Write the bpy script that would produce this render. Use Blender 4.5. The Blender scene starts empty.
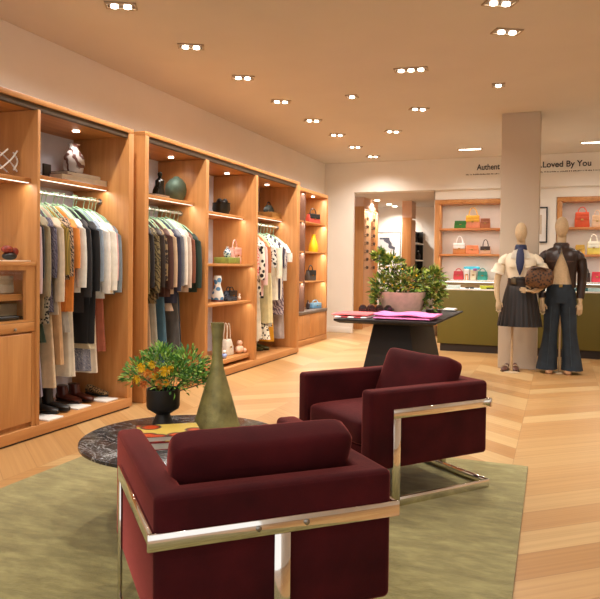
import bpy, bmesh, math, random
from mathutils import Vector, Matrix
random.seed(7)
PI = math.pi
C = bpy.context.scene.collection
H = 1.25
# ------------------------------------------------------------------ camera (solved from the room's own lines)
CR = Vector((0.9333, 0.3589, 0.0119)); CU = Vector((-0.0180, 0.0135, 0.9997)); CW = Vector((-0.3587, 0.9333, -0.0191))
FPX, SH = 671.9, 21.09
def px(x, y, ax, val):
    """point seen at (x, y) of the photograph on the world plane ax = val"""
    d = CW + CR*((x-300)/FPX) - CU*((y-299.5+SH)/FPX)
    o = Vector((0, 0, H)); i = 'xyz'.index(ax)
    return o + d*((val-o[i])/d[i])
cam = bpy.data.cameras.new('camera'); co = bpy.data.objects.new('camera', cam); C.objects.link(co)
cam.sensor_width = 36; cam.lens = FPX/600*36; cam.shift_y = -SH/600; cam.clip_end = 100
m3 = Matrix((CR, CU, -CW)).transposed(); co.matrix_world = Matrix.Translation((0, 0, H)) @ m3.to_4x4()
bpy.context.scene.camera = co

# ------------------------------------------------------------------ materials
def lin(h):
    v = [int(h[i:i+2], 16)/255 for i in (0, 2, 4)]
    return tuple((c/12.92 if c <= .04045 else ((c+.055)/1.055)**2.4) for c in v) + (1,)
MC = {}
def newmat(name):
    m = bpy.data.materials.new(name); m.use_nodes = True
    return m, m.node_tree.nodes, m.node_tree.links, m.node_tree.nodes['Principled BSDF']
def ramp(N, stops):
    r = N.new('ShaderNodeValToRGB'); e = r.color_ramp.elements
    e[0].position, e[0].color = stops[0][0], stops[0][1]; e[1].position, e[1].color = stops[-1][0], stops[-1][1]
    for p, c in stops[1:-1]:
        n = e.new(p); n.color = c
    return r
def noisetex(N, L, scale, detail=3, stretch=(1, 1, 1), rough=.5, rot=None):
    t = N.new('ShaderNodeTexCoord'); mp = N.new('ShaderNodeMapping'); mp.inputs['Scale'].default_value = stretch
    if rot: mp.inputs['Rotation'].default_value = rot
    n = N.new('ShaderNodeTexNoise'); n.inputs['Scale'].default_value = scale; n.inputs['Detail'].default_value = detail; n.inputs['Roughness'].default_value = rough
    L.new(t.outputs['Object'], mp.inputs[0]); L.new(mp.outputs[0], n.inputs['Vector'])
    return n, mp
def solid(h, rough=.6, metal=0, var=.12, scale=9, sheen=0, bump=0, coat=0, bscale=None):
    key = ('s', h, rough, metal, var, sheen, bump, coat)
    if key in MC: return MC[key]
    m, N, L, B = newmat('surface_'+h); c = lin(h)
    B.inputs['Roughness'].default_value = rough; B.inputs['Metallic'].default_value = metal
    B.inputs['Coat Weight'].default_value = coat
    if sheen:
        B.inputs['Sheen Weight'].default_value = sheen; B.inputs['Sheen Roughness'].default_value = .35
    n, _ = noisetex(N, L, scale)
    a = tuple(max(0, v*(1-var)) for v in c[:3])+(1,); b = tuple(min(1, v*(1+var)) for v in c[:3])+(1,)
    r = ramp(N, [(.3, a), (.7, b)]); L.new(n.outputs[0], r.inputs[0]); L.new(r.outputs[0], B.inputs['Base Color'])
    if bump:
        n2, _ = noisetex(N, L, bscale or 120, 2); bp = N.new('ShaderNodeBump'); bp.inputs['Strength'].default_value = bump; bp.inputs['Distance'].default_value = .01
        L.new(n2.outputs[0], bp.inputs['Height']); L.new(bp.outputs[0], B.inputs['Normal'])
    MC[key] = m; return m
def wood(h1, h2, rough=.42, stretch=(14, 14, .9), scale=1.6, rot=None):
    key = ('w', h1, h2, stretch)
    if key in MC: return MC[key]
    m, N, L, B = newmat('oak_veneer')
    n, _ = noisetex(N, L, scale, 6, stretch, .6, rot); n2, _ = noisetex(N, L, 1.1, 2, (1, 1, .4))
    r = ramp(N, [(.25, lin(h1)), (.75, lin(h2))]); L.new(n.outputs[0], r.inputs[0])
    mx = N.new('ShaderNodeMix'); mx.data_type = 'RGBA'; mx.blend_type = 'MULTIPLY'; mx.inputs[0].default_value = .5
    r2 = ramp(N, [(.3, (.78, .72, .68, 1)), (.7, (1, 1, 1, 1))]); L.new(n2.outputs[0], r2.inputs[0])
    L.new(r.outputs[0], mx.inputs[6]); L.new(r2.outputs[0], mx.inputs[7]); L.new(mx.outputs[2], B.inputs['Base Color'])
    B.inputs['Roughness'].default_value = rough
    MC[key] = m; return m
def pattern(h1, h2, kind='zebra', scale=14, h3=None, rough=.8):
    key = ('p', h1, h2, kind, scale, h3)
    if key in MC: return MC[key]
    m, N, L, B = newmat('fabric_'+kind); B.inputs['Roughness'].default_value = rough
    t = N.new('ShaderNodeTexCoord')
    if kind == 'stripe':
        w = N.new('ShaderNodeTexWave'); w.inputs['Scale'].default_value = scale; w.inputs['Distortion'].default_value = .4; w.bands_direction = 'X'
        L.new(t.outputs['Object'], w.inputs['Vector']); src = w.outputs['Fac']
    elif kind == 'hstripe':
        w = N.new('ShaderNodeTexWave'); w.inputs['Scale'].default_value = scale; w.inputs['Distortion'].default_value = .4; w.bands_direction = 'Z'
        L.new(t.outputs['Object'], w.inputs['Vector']); src = w.outputs['Fac']
    elif kind == 'zebra':
        w = N.new('ShaderNodeTexWave'); w.inputs['Scale'].default_value = scale; w.inputs['Distortion'].default_value = 9; w.inputs['Detail Scale'].default_value = 1.6; w.bands_direction = 'DIAGONAL'
        L.new(t.outputs['Object'], w.inputs['Vector']); src = w.outputs['Fac']
    else:
        v = N.new('ShaderNodeTexVoronoi'); v.inputs['Scale'].default_value = scale; L.new(t.outputs['Object'], v.inputs['Vector']); src = v.outputs['Distance']
    st = [(.42, lin(h1)), (.5, lin(h2))] if not h3 else [(.25, lin(h1)), (.42, lin(h3)), (.5, lin(h2))]
    r = ramp(N, st); L.new(src, r.inputs[0]); L.new(r.outputs[0], B.inputs['Base Color'])
    MC[key] = m; return m
def emit(h, s):
    key = ('e', h, s)
    if key in MC: return MC[key]
    m, N, L, B = newmat('lamp_light'); B.inputs['Base Color'].default_value = (0.8, 0.8, 0.8, 1)
    B.inputs['Emission Color'].default_value = lin(h); B.inputs['Emission Strength'].default_value = s
    MC[key] = m; return m
def glass(rough=.02, tint=(1, 1, 1, 1)):
    key = ('g', rough, tint)
    if key in MC: return MC[key]
    m, N, L, B = newmat('clear_glass'); out = N['Material Output']
    tr = N.new('ShaderNodeBsdfTransparent'); tr.inputs[0].default_value = tint
    gl = N.new('ShaderNodeBsdfGlossy'); gl.inputs['Roughness'].default_value = rough
    fr0 = N.new('ShaderNodeLayerWeight'); fr0.inputs[0].default_value = .25; fr = N.new('ShaderNodeMath'); fr.operation = 'MULTIPLY'; fr.inputs[1].default_value = .22; L.new(fr0.outputs['Facing'], fr.inputs[0])
    mx = N.new('ShaderNodeMixShader'); L.new(fr.outputs[0], mx.inputs[0]); L.new(tr.outputs[0], mx.inputs[1]); L.new(gl.outputs[0], mx.inputs[2])
    L.new(mx.outputs[0], out.inputs['Surface']); MC[key] = m; return m

def velvet():
    m, N, L, B = newmat('burgundy_velvet')
    n, _ = noisetex(N, L, 5, 4, (1, 1, 1), .55)
    r = ramp(N, [(.3, lin('320a0e')), (.72, lin('4c1216'))]); L.new(n.outputs[0], r.inputs[0]); L.new(r.outputs[0], B.inputs['Base Color'])
    B.inputs['Roughness'].default_value = .85; B.inputs['Sheen Weight'].default_value = 1.0; B.inputs['Sheen Roughness'].default_value = .28
    B.inputs['Sheen Tint'].default_value = lin('e07068'); B.inputs['Specular IOR Level'].default_value = .15
    n2, _ = noisetex(N, L, 260, 2); bp = N.new('ShaderNodeBump'); bp.inputs['Strength'].default_value = .25; bp.inputs['Distance'].default_value = .004
    L.new(n2.outputs[0], bp.inputs['Height']); L.new(bp.outputs[0], B.inputs['Normal'])
    return m
def marble():
    m, N, L, B = newmat('black_marble')
    n, mp = noisetex(N, L, 3.2, 8, (1, 2.2, 1), .65); n.inputs['Distortion'].default_value = 1.4
    r = ramp(N, [(.36, lin('232326')), (.485, lin('38383c')), (.5, lin('b4b2b0')), (.51, lin('3c3b3e')), (.66, lin('1b1b1d'))])
    L.new(n.outputs[0], r.inputs[0]); L.new(r.outputs[0], B.inputs['Base Color']); B.inputs['Roughness'].default_value = .2
    return m
def floor_mat():
    m, N, L, B = newmat('chevron_oak_floor')
    def M(op, a, b=None, c=None):
        n = N.new('ShaderNodeMath'); n.operation = op
        for i, v in enumerate((a, b, c)):
            if v is None: continue
            if isinstance(v, (int, float)): n.inputs[i].default_value = v
            else: L.new(v, n.inputs[i])
        return n.outputs[0]
    t = N.new('ShaderNodeTexCoord'); s = N.new('ShaderNodeSeparateXYZ'); L.new(t.outputs['Object'], s.inputs[0])
    W, pw, tan = .675, .27, .84
    u = M('DIVIDE', M('ADD', s.outputs[0], 2.95+W*20), W); ci = M('FLOOR', u); par = M('MODULO', ci, 2)
    fu = M('SUBTRACT', u, ci)
    tri = M('ABSOLUTE', M('SUBTRACT', par, fu))          # zigzag 0..1..0
    v = M('DIVIDE', M('ADD', s.outputs[1], M('MULTIPLY', tri, -W*tan)), pw); vi = M('FLOOR', v); fv = M('SUBTRACT', v, vi)
    cb = N.new('ShaderNodeCombineXYZ'); L.new(ci, cb.inputs[0]); L.new(vi, cb.inputs[1])
    wn = N.new('ShaderNodeTexWhiteNoise'); L.new(cb.outputs[0], wn.inputs['Vector'])
    r = ramp(N, [(0, lin('b2854f')), (.3, lin('bb8f5a')), (.7, lin('c49c67')), (1, lin('ccaa75'))]); L.new(wn.outputs['Value'], r.inputs[0])
    # grain running with each board
    sg = M('SUBTRACT', M('MULTIPLY', par, 2), 1)
    gx = M('ADD', s.outputs[0], M('MULTIPLY', M('MULTIPLY', s.outputs[1], sg), tan)); gy = M('MULTIPLY', v, 5.0)
    cg = N.new('ShaderNodeCombineXYZ'); L.new(M('MULTIPLY', gx, .9), cg.inputs[0]); L.new(gy, cg.inputs[1]); L.new(wn.outputs['Value'], cg.inputs[2])
    gn = N.new('ShaderNodeTexNoise'); gn.inputs['Scale'].default_value = 2.2; gn.inputs['Detail'].default_value = 6; L.new(cg.outputs[0], gn.inputs['Vector'])
    r2 = ramp(N, [(.3, (.80, .74, .68, 1)), (.65, (1, 1, 1, 1))]); L.new(gn.outputs[0], r2.inputs[0])
    mx = N.new('ShaderNodeMix'); mx.data_type = 'RGBA'; mx.blend_type = 'MULTIPLY'; mx.inputs[0].default_value = .75
    L.new(r.outputs[0], mx.inputs[6]); L.new(r2.outputs[0], mx.inputs[7])
    e = M('MINIMUM', fv, M('SUBTRACT', 1, fv)); e2 = M('MINIMUM', fu, M('SUBTRACT', 1, fu))
    g = M('MINIMUM', M('GREATER_THAN', e, .012), M('GREATER_THAN', e2, .003))
    mg = N.new('ShaderNodeMix'); mg.data_type = 'RGBA'; L.new(M('MULTIPLY', M('SUBTRACT', 1, g), .5), mg.inputs[0])
    L.new(mx.outputs[2], mg.inputs[6]); mg.inputs[7].default_value = lin('8a6238'); L.new(mg.outputs[2], B.inputs['Base Color'])
    B.inputs['Roughness'].default_value = .38
    return m
def rug_mat():
    m, N, L, B = newmat('olive_rug_pile')
    n, _ = noisetex(N, L, 5, 5, (1, 2.8, 1), .7); n2, _ = noisetex(N, L, 1.6, 2)
    r = ramp(N, [(.3, lin('766c36')), (.5, lin('90874e')), (.72, lin('b2a86c'))]); L.new(n.outputs[0], r.inputs[0])
    mx = N.new('ShaderNodeMix'); mx.data_type = 'RGBA'; mx.blend_type = 'MULTIPLY'; mx.inputs[0].default_value = .6
    r2 = ramp(N, [(.35, (.82, .8, .74, 1)), (.65, (1.0, 1.0, 1.0, 1))]); L.new(n2.outputs[0], r2.inputs[0])
    L.new(r.outputs[0], mx.inputs[6]); L.new(r2.outputs[0], mx.inputs[7]); L.new(mx.outputs[2], B.inputs['Base Color'])
    B.inputs['Roughness'].default_value = .9; B.inputs['Sheen Weight'].default_value = .25
    n3, _ = noisetex(N, L, 90, 3, (1, 3, 1)); bp = N.new('ShaderNodeBump'); bp.inputs['Strength'].default_value = .5; bp.inputs['Distance'].default_value = .01
    L.new(n3.outputs[0], bp.inputs['Height']); L.new(bp.outputs[0], B.inputs['Normal'])
    return m

OAK = wood('b67840', 'd49a5c'); OAKH = wood('b67840', 'd49a5c', stretch=(14, .9, 14))
OAK_LIT = wood('cfa070', 'dfb488'); CHROME = solid('e6e2dc', .07, 1, .01); STEEL = solid('9a968f', .3, 1, .03)  # paler oak: the lit look of unit three's back put into the colour
VELVET = velvet(); MARBLE = marble(); WALLM = solid('ece4d9', .9, 0, .02, 2); CEILM = solid('d6cdc1', .95, 0, .02, 2)
WHITE = solid('f0ece6', .5, 0, .03); BLACK = solid('1a1716', .45, 0, .1); DARKWOOD = solid('1c1513', .6, 0, .15)
PANEL = solid('dcdce4', .6, 0, .03); OLIVE = solid('665c1c', .6, 0, .06, 2); LINEN = solid('cbb08a', .9, 0, .08, 60, bump=.2)
BRONZE = solid('8c8450', .45, .2, .35, 14, bump=.4, bscale=40)

# ------------------------------------------------------------------ geometry helpers
def BM(): return bmesh.new()
def box(b, x0, x1, y0, y1, z0, z1):
    vs = [b.verts.new((x, y, z)) for z in (z0, z1) for y in (y0, y1) for x in (x0, x1)]
    for f in ((0, 2, 3, 1), (4, 5, 7, 6), (0, 1, 5, 4), (2, 6, 7, 3), (1, 3, 7, 5), (0, 4, 6, 2)): b.faces.new([vs[i] for i in f])
    return b
def rings(b, R, cap=True):
    """join a list of vertex loops (lists of coordinates) of equal length"""
    V = [[b.verts.new(p) for p in r] for r in R]; n = len(V[0])
    for i in range(len(V)-1):
        for j in range(n): b.faces.new((V[i][j], V[i][(j+1) % n], V[i+1][(j+1) % n], V[i+1][j]))
    if cap:
        b.faces.new(V[0][::-1]); b.faces.new(V[-1])
    return b
def ring(cx, cy, z, rx, ry, n=20, e=1.0, mod=None):
    out = []
    for i in range(n):
        a = 2*PI*i/n; c, s = math.cos(a), math.sin(a); k = 1+(mod(a) if mod else 0)
        out.append((cx+rx*k*math.copysign(abs(c)**e, c), cy+ry*k*math.copysign(abs(s)**e, s), z))
    return out
def lathe(b, prof, cx=0, cy=0, cz=0, n=28, sy=1):
    return rings(b, [ring(cx, cy, cz+z, max(r, .0005), max(r, .0005)*sy, n) for r, z in prof])
def tube(b, pts, rad, n=8, flat=1.0, closed=False):
    pts = [Vector(p) for p in pts]; R = []; up = Vector((0, 0, 1)); m = len(pts)
    for i, p in enumerate(pts):
        if closed: t = pts[(i+1) % m]-pts[i-1]
        else: t = pts[min(i+1, m-1)]-pts[max(i-1, 0)]
        t.normalize(); u = up if abs(t.dot(up)) < .93 else Vector((0, 1, 0)) if abs(t.y) < .9 else Vector((1, 0, 0))
        a = t.cross(u).normalized(); c = a.cross(t); r = rad[i] if isinstance(rad, (list, tuple)) else rad
        R.append([p+a*r*math.cos(2*PI*k/n)+c*r*flat*math.sin(2*PI*k/n) for k in range(n)])
    if closed:
        R.append(R[0]); return rings(b, R, False)
    return rings(b, R)
def spline(pts, k=4):
    P = [Vector(p) for p in pts]; out = []
    for i in range(len(P)-1):
        p0, p1, p2, p3 = P[max(i-1, 0)], P[i], P[i+1], P[min(i+2, len(P)-1)]
        for j in range(k):
            t = j/k; out.append(.5*((2*p1)+(p2-p0)*t+(2*p0-5*p1+4*p2-p3)*t*t+(3*p1-p0-3*p2+p3)*t**3))
    return out+[P[-1]]
def lerps(v, k=4):
    o = []
    for i in range(len(v)-1): o += [v[i]+(v[i+1]-v[i])*j/k for j in range(k)]
    return o+[v[-1]]
def ball(b, c, rx, ry=None, rz=None, n=12):
    ry = ry or rx; rz = rz or rx; R = []
    for i in range(1, n):
        a = PI*i/n; R.append(ring(c[0], c[1], c[2]-rz*math.cos(a), rx*math.sin(a), ry*math.sin(a), n+4))
    return rings(b, R)
def prism(b, pts, z0, z1):
    lo = [b.verts.new((x, y, z0)) for x, y in pts]; hi = [b.verts.new((x, y, z1)) for x, y in pts]; n = len(pts)
    b.faces.new(lo[::-1]); b.faces.new(hi)
    for i in range(n): b.faces.new((lo[i], lo[(i+1) % n], hi[(i+1) % n], hi[i]))
    return b
def obj(name, b, mat, parent=None, bevel=0, seg=2, sub=0, sharp=38, loc=None, rz=0, rot=None):
    bmesh.ops.recalc_face_normals(b, faces=b.faces)
    me = bpy.data.meshes.new(name); 
    for f in b.faces: f.smooth = True
    for e in b.edges:
        if len(e.link_faces) == 2 and e.calc_face_angle(0) > math.radians(sharp): e.smooth = False
    b.to_mesh(me); b.free(); me.materials.append(mat)
    o = bpy.data.objects.new(name, me); C.objects.link(o)
    if parent: o.parent = parent
    if loc is not None: o.location = loc
    if rz: o.rotation_euler.z = rz
    if rot: o.rotation_euler = rot
    if bevel:
        md = o.modifiers.new('bevel', 'BEVEL'); md.width = bevel; md.segments = seg; md.limit_method = 'ANGLE'; md.angle_limit = math.radians(40)
        for e in me.edges: e.use_edge_sharp = False
        try: me.attributes.remove(me.attributes['sharp_edge'])
        except Exception: pass
        md.harden_normals = False
    if sub:
        md = o.modifiers.new('sub', 'SUBSURF'); md.levels = sub; md.render_levels = sub
    return o
def tag(o, label, cat, group=None, kind=None):
    if label: o['label'] = label
    if cat: o['category'] = cat
    if group: o['group'] = group
    if kind: o['kind'] = kind
    return o
def thing(name, label, cat, loc=(0, 0, 0), rz=0, group=None):
    o = bpy.data.objects.new(name, None); C.objects.link(o); o.location = loc; o.rotation_euler.z = rz; o.empty_display_size = .1
    return tag(o, label, cat, group)
def struct(name, b, mat, parent=None, bevel=0, label=None):
    o = obj(name, b, mat, parent, bevel=bevel)
    if not parent: o['kind'] = 'structure'
    if label: o['label'] = label
    return o
def dup(root, loc, rz=0, label=None):
    def cp(o, par):
        c = o.copy(); C.objects.link(c); c.parent = par
        for ch in list(o.children): cp(ch, c)
        return c
    r = cp(root, None); r.location = loc; r.rotation_euler.z = rz
    if label: r['label'] = label
    return r

# ------------------------------------------------------------------ the room shell
ZC = 3.17; XW = -4.15; YB = 12.05
struct('floor', box(BM(), XW-.4, 5.2, -2.5, 16, -.1, 0), floor_mat())
struct('ceiling', box(BM(), XW-.2, 5.2, -2.5, YB+.3, ZC, ZC+.1), CEILM)
struct('wall_left', box(BM(), XW-.15, XW, -2.5, YB+.3, 0, ZC), WALLM)
struct('wall_right', box(BM(), 5.0, 5.15, -2.5, YB+.3, 0, ZC), WALLM)
OX0, OX1, OZ = -3.577, -2.09, 2.625
b = BM(); box(b, XW, OX0, YB, YB+.07, 0, ZC); box(b, OX0, 5.0, YB, YB+.3, OZ, ZC)
DY = YB+.05                                                          # display wall stands a little behind the soffit
box(b, OX1, 5.0, DY+.38, DY+.5, 0, OZ)
box(b, OX1, OX1+.012, DY, DY+.4, 0, OZ); box(b, OX1, 5.0, DY, DY+.38, 2.455, OZ)
box(b, -.72, -.05, DY, DY+.38, 0, 2.455); box(b, 1.9, 5.0, DY, DY+.38, 0, 2.455)
struct('wall_back', b, WALLM)
struct('trim_1', box(BM(), XW, OX0, YB-.015, YB, 0, .11), WALLM, bevel=.004)
# inner room
struct('ceiling', box(BM(), -5.4, -1.6, YB+.3, 15.6, OZ, OZ+.1), CEILM)
b = BM(); box(b, -5.4, -1.6, 15.4, 15.5, 0, OZ+.1); struct('wall_far', b, WALLM)
struct('wall_far_left', box(BM(), -5.5, -5.4, YB+.3, 15.5, 0, OZ+.1), WALLM)
struct('wall_far_right', box(BM(), -1.7, -1.6, DY+.5, 15.5, 0, OZ+.1), WALLM)
# column in front of the counter
col = struct('wall_column', box(BM(), -.69, -.235, 8.74, 9.19, 0, ZC), solid('cdbda9', .9, 0, .02, 2), bevel=.006, label='square beige column behind the mannequins')  # darker than the walls: shade on its front put into the colour
# ------------------------------------------------------------------ rug
b = BM(); pts = [(-2.83, .3), (-.12, .3), (-.155, 4.42), (-2.83, 4.42)]
prism(b, pts, .001, .013); rg = obj('rug', b, rug_mat(), bevel=.004)
tag(rg, 'olive green pile rug under the burgundy armchairs', 'rug')

# ------------------------------------------------------------------ lights in the ceiling
LM = emit('fff0d8', 14)
def spot(parent, loc, watts, size=150, col=(1, .94, .87), rad=.05, tilt=None):
    l = bpy.data.lights.new('spot_beam', 'SPOT'); l.energy = watts; l.spot_size = math.radians(size); l.spot_blend = .8; l.color = col; l.shadow_soft_size = rad
    o = bpy.data.objects.new('spot_beam', l); C.objects.link(o); o.parent = parent; o.location = loc
    if tilt: o.rotation_euler = tilt
    return o
def fixture(n, label, loc, rz=0, watts=60):
    watts *= 1.7
    w = .095*n
    t = thing('ceiling_light', label, 'ceiling light', loc, rz, 'recessed ceiling lights')
    b = BM(); box(b, -w/2-.02, w/2+.02, -.065, -.05, -.012, 0); box(b, -w/2-.02, w/2+.02, .05, .065, -.012, 0)
    box(b, -w/2-.02, -w/2-.005, -.05, .05, -.012, 0); box(b, w/2+.005, w/2+.02, -.05, .05, -.012, 0)
    obj('trim_frame', b, solid('a8937a', .5), t)
    obj('recess', box(BM(), -w/2-.005, w/2+.005, -.05, .05, -.003, 0), solid('54463a', .5), t)
    for i in range(n):
        x = (i-(n-1)/2)*.095
        obj('lamp', lathe(BM(), [(.027, 0), (.029, -.016), (.02, -.02)], x, 0, -.004, 16), LM, t)
    spot(t, (0, 0, -.03), watts)
    return t
LP = [((121, 5), 2, 'nearest in the row along the left wall'), ((191, 46), 2, 'second nearest in the row along the left wall'),
 ((243, 77), 2, 'third in the row along the left wall'), ((281, 101), 2, 'fourth in the row along the left wall'), ((313, 120), 2, 'fifth in the row along the left wall'),
 ((337, 134.5), 2, 'sixth in the row along the left wall'), ((355, 146.5), 2, 'next to last in the row along the left wall'), ((373, 156), 2, 'last in the row, next to the back wall'),
 ((352, 96), 1, 'single lamp in the second row from the left wall, nearer one'), ((393, 131), 2, 'farther one of the second row from the left wall'),
 ((419, 108.5), 2, 'just beyond the triple lamp light'), ((411, 69), 3, 'the only one with three lamps in a line'), ((498.5, 84.5), 1, 'small round lamp just before the column'),
 ((507, 31), 2, 'above the room before the column'), ((500, 2), 2, 'at the top edge above the second armchair')]
for (c, n, w) in LP:
    p = px(c[0], c[1], 'z', ZC)
    fixture(n, 'recessed ceiling light, '+w, p, .5 if n == 2 else .1, 20 if c[0] in (498.5, 419) else 62)
for (c, w) in (((470, 149), 'slim bright slot light in the ceiling left of the column'), ((594, 142), 'slim bright slot light in the ceiling at the right edge')):
    p = px(c[0], c[1], 'z', ZC); t = thing('slot_light', w, 'ceiling light', p, 0, 'slot lights near the back wall')
    obj('trim_frame', box(BM(), -.2, .2, -.05, .05, -.006, 0), solid('b09a80', .6), t)
    obj('lamp', box(BM(), -.17, .17, -.03, .03, -.012, -.006), emit('fff2dc', 9), t)
    spot(t, (0, 0, -.03), 60)
for (c, w) in (((377, 200), 'nearest ceiling lamp in the room beyond the opening'), ((389, 204), 'middle ceiling lamp in the room beyond the opening'), ((400, 208), 'farthest ceiling lamp in the room beyond the opening')):
    p = px(c[0], c[1], 'z', OZ); p.y = min(p.y, 15.0); t = thing('ceiling_light', w, 'ceiling light', p, 0, 'lamps in the far room')
    obj('trim_frame', lathe(BM(), [(.075, 0), (.075, -.006)], n=20), WHITE, t); obj('lamp', lathe(BM(), [(.055, -.006), (.055, -.014)], n=20), LM, t)
    spot(t, (0, 0, -.03), 110)
# lights outside the frame of the same ceiling
for (x, y, w) in ((-3.05, 2.2, 'over the left cabinets behind the camera line'), (-1.0, 2.6, 'above the rug in the room'), (1.6, 4.0, 'right of the frame, near'), (1.6, 7.0, 'right of the frame, middle'), (1.6, 10.2, 'right of the frame, over the counter'), (-1.0, .2, 'behind the camera'), (3.4, 5.5, 'near the right wall'), (3.4, 9, 'near the right wall, far')):
    fixture(2, 'recessed ceiling light, '+w, (x, y, ZC), 0, 62)
w = bpy.data.worlds.new('world'); bpy.context.scene.world = w; w.use_nodes = True
bg = w.node_tree.nodes['Background']; bg.inputs[0].default_value = (1, .98, .96, 1); bg.inputs[1].default_value = 1.4
def area(name, loc, sx, sy, watts, col=(1, .93, .84), rot=(0, 0, 0), parent=None):
    l = bpy.data.lights.new(name, 'AREA'); l.shape = 'RECTANGLE'; l.size = sx; l.size_y = sy; l.energy = watts; l.color = col
    o = bpy.data.objects.new(name, l); C.objects.link(o); o.location = loc; o.rotation_euler = rot
    if parent: o.parent = parent
    return o

# ------------------------------------------------------------------ left wall cabinets
XF, XK = -3.443, -4.03
LED = emit('fff0dc', 2.2); PUCK = emit('fff4e4', 12)
def puck(x, y, z, parent, watts=5):
    obj('puck_light', lathe(BM(), [(.028, 0), (.028, -.008)], x, y, z, 16), PUCK, parent)
    spot(parent, (x, y, z-.015), watts, 140, rad=.03)
def led(x, y0, y1, z, parent, watts=4, show=True):
    if show: obj('light_strip', box(BM(), x-.012, x+.004, y0, y1, z-.004, z), LED, parent)
    area('cabinet_glow', (x-.01, (y0+y1)/2, z-.008), .012, y1-y0-.02, watts, parent=parent)
def shelf(parent, x0, x1, y0, y1, z, th=.03, lit=True, mat=OAKH, watts=3, show=True):
    s = obj('shelf', box(BM(), x0, x1, y0, y1, z-th, z), mat, parent, bevel=.002)
    if lit: led(x1-.015, y0+.01, y1-.01, z-th, parent, watts, show)
    return s
def rail(parent, y0, y1, z=1.785, x=-3.74):
    o = obj('hanging_rail', tube(BM(), [(x, y0, z), (x, y1, z)], .013, 10), solid('e8e4dc', .2, .6, .02), parent)
    for y in (y0+.004, y1-.004):
        obj('rail_bracket', lathe(BM(), [(.025, -.006), (.025, .006)], n=12), STEEL, o, loc=(x, y, z), rot=(PI/2, 0, 0))
    return o
# --- unit one
ZT = 2.405
u1 = thing('wall_cabinet', 'oak wall cabinet with glass case and hanging bay, nearest on the left wall', 'cabinet', (0, 0, 0), 0, 'oak cabinets along the left wall')
obj('back_panel', box(BM(), XK-.02, XK, 2.5, 4.91, 0, ZT), PANEL, u1)
obj('header', box(BM(), XK-.02, XF, 2.5, 4.92, ZT-.038, ZT), OAKH, u1, bevel=.002)
obj('ceiling_track', box(BM(), XF-.05, XF-.012, 2.5, 4.85, 2.325, 2.367), solid('5a4c3e', .4, .4), u1)
obj('top_panel', box(BM(), XK, XF-.055, 2.5, 4.85, 2.335, 2.355), OAKH, u1)
for (y0, y1) in ((3.771, 3.799), (4.85, 4.92)):
    obj('side_panel', box(BM(), XK, XF, y0, y1, .09, ZT-.038 if y0 > 4 else 2.33), OAK, u1, bevel=.002)
obj('plinth', box(BM(), XK, XF, 2.5, 4.92, .014, .09), OAKH, u1, bevel=.002)
obj('toe_gap', box(BM(), XK, XF-.015, 2.5, 4.90, 0, .014), BLACK, u1)
puck(-3.72, px(76, 128, 'x', -3.72).y, 2.335, u1)
puck(-3.72, 3.2, 2.335, u1)
shelf(u1, XK, -3.50, 2.5, 3.771, 1.845); shelf(u1, XK, -3.655, 3.799, 4.85, 1.91)
rail(u1, 3.799, 4.85)
# glass case, drawer and door of the first bay
XG = XF-.012
obj('case_top', box(BM(), XK, XG+.006, 2.5, 3.765, 1.225, 1.255), OAKH, u1, bevel=.002)
b = BM(); box(b, XG-.03, XG, 2.5, 3.765, 1.195, 1.225); box(b, XG-.03, XG, 3.68, 3.765, .85, 1.195); box(b, XG-.03, XG, 2.5, 2.58, .85, 1.195)
obj('case_frame', b, OAK, u1)
obj('case_glass', box(BM(), XG-.02, XG-.014, 2.58, 3.68, .85, 1.195), glass(), u1)
obj('case_shelf', box(BM(), XK, XG-.05, 2.5, 3.765, .985, 1.03), OAKH, u1)
obj('case_floor', box(BM(), XK, XG, 2.5, 3.765, .835, .85), OAKH, u1)
dr = obj('drawer', box(BM(), XG-.4, XG, 2.5, 3.765, .765, .832), OAKH, u1, bevel=.002)
kp = px(14, 330, 'x', XG); obj('knob', ball(BM(), (XG+.012, kp.y, kp.z), .011), STEEL, dr)
obj('cupboard_body', box(BM(), XK, XG-.03, 2.5, 3.765, .09, .76), OAK, u1)
d = obj('cabinet_door', box(BM(), XG-.03, XG, 2.9, 3.735, .125, .752), OAK, u1, bevel=.004)
obj('cupboard_frame', box(BM(), XG-.03, XG-.004, 3.74, 3.771, .09, .76), OAK, u1)
for z in (.87, 1.02): area('cabinet_glow', (-3.7, 3.2, z+.13), .05, .8, 1.2, parent=u1)  # bare area lights inside the case, without strips
# --- unit two: hanging bay, shelf bay, hanging bay
ZT2 = 2.43
u2 = thing('wall_cabinet', 'long oak wall cabinet with two hanging bays and shelves between, middle of the left wall', 'cabinet', (0, 0, 0), 0, 'oak cabinets along the left wall')
obj('back_panel', box(BM(), XK-.02, XK, 5.09, 8.93, 0, ZT2), PANEL, u2)
obj('header', box(BM(), XK-.02, XF, 5.09, 8.93, ZT2-.038, ZT2), OAKH, u2, bevel=.002)
obj('ceiling_track', box(BM(), XF-.05, XF-.012, 5.15, 8.81, 2.345, 2.392), solid('5a4c3e', .4, .4), u2)
obj('top_panel', box(BM(), XK, XF-.055, 5.15, 8.81, 2.35, 2.37), OAKH, u2)
for (y0, y1) in ((5.09, 5.15), (6.198, 6.262), (7.44, 7.50), (8.81, 8.93)):
    obj('side_panel', box(BM(), XK, XF, y0, y1, .0 if y0 < 5.1 else .09, 2.345 if 6 < y0 < 8 else ZT2-.038), OAK, u2, bevel=.002)
obj('plinth', box(BM(), XK, XF, 5.15, 8.93, .014, .09), OAKH, u2, bevel=.002)
obj('toe_gap', box(BM(), XK, XF-.015, 5.15, 8.92, 0, .014), BLACK, u2)
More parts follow.
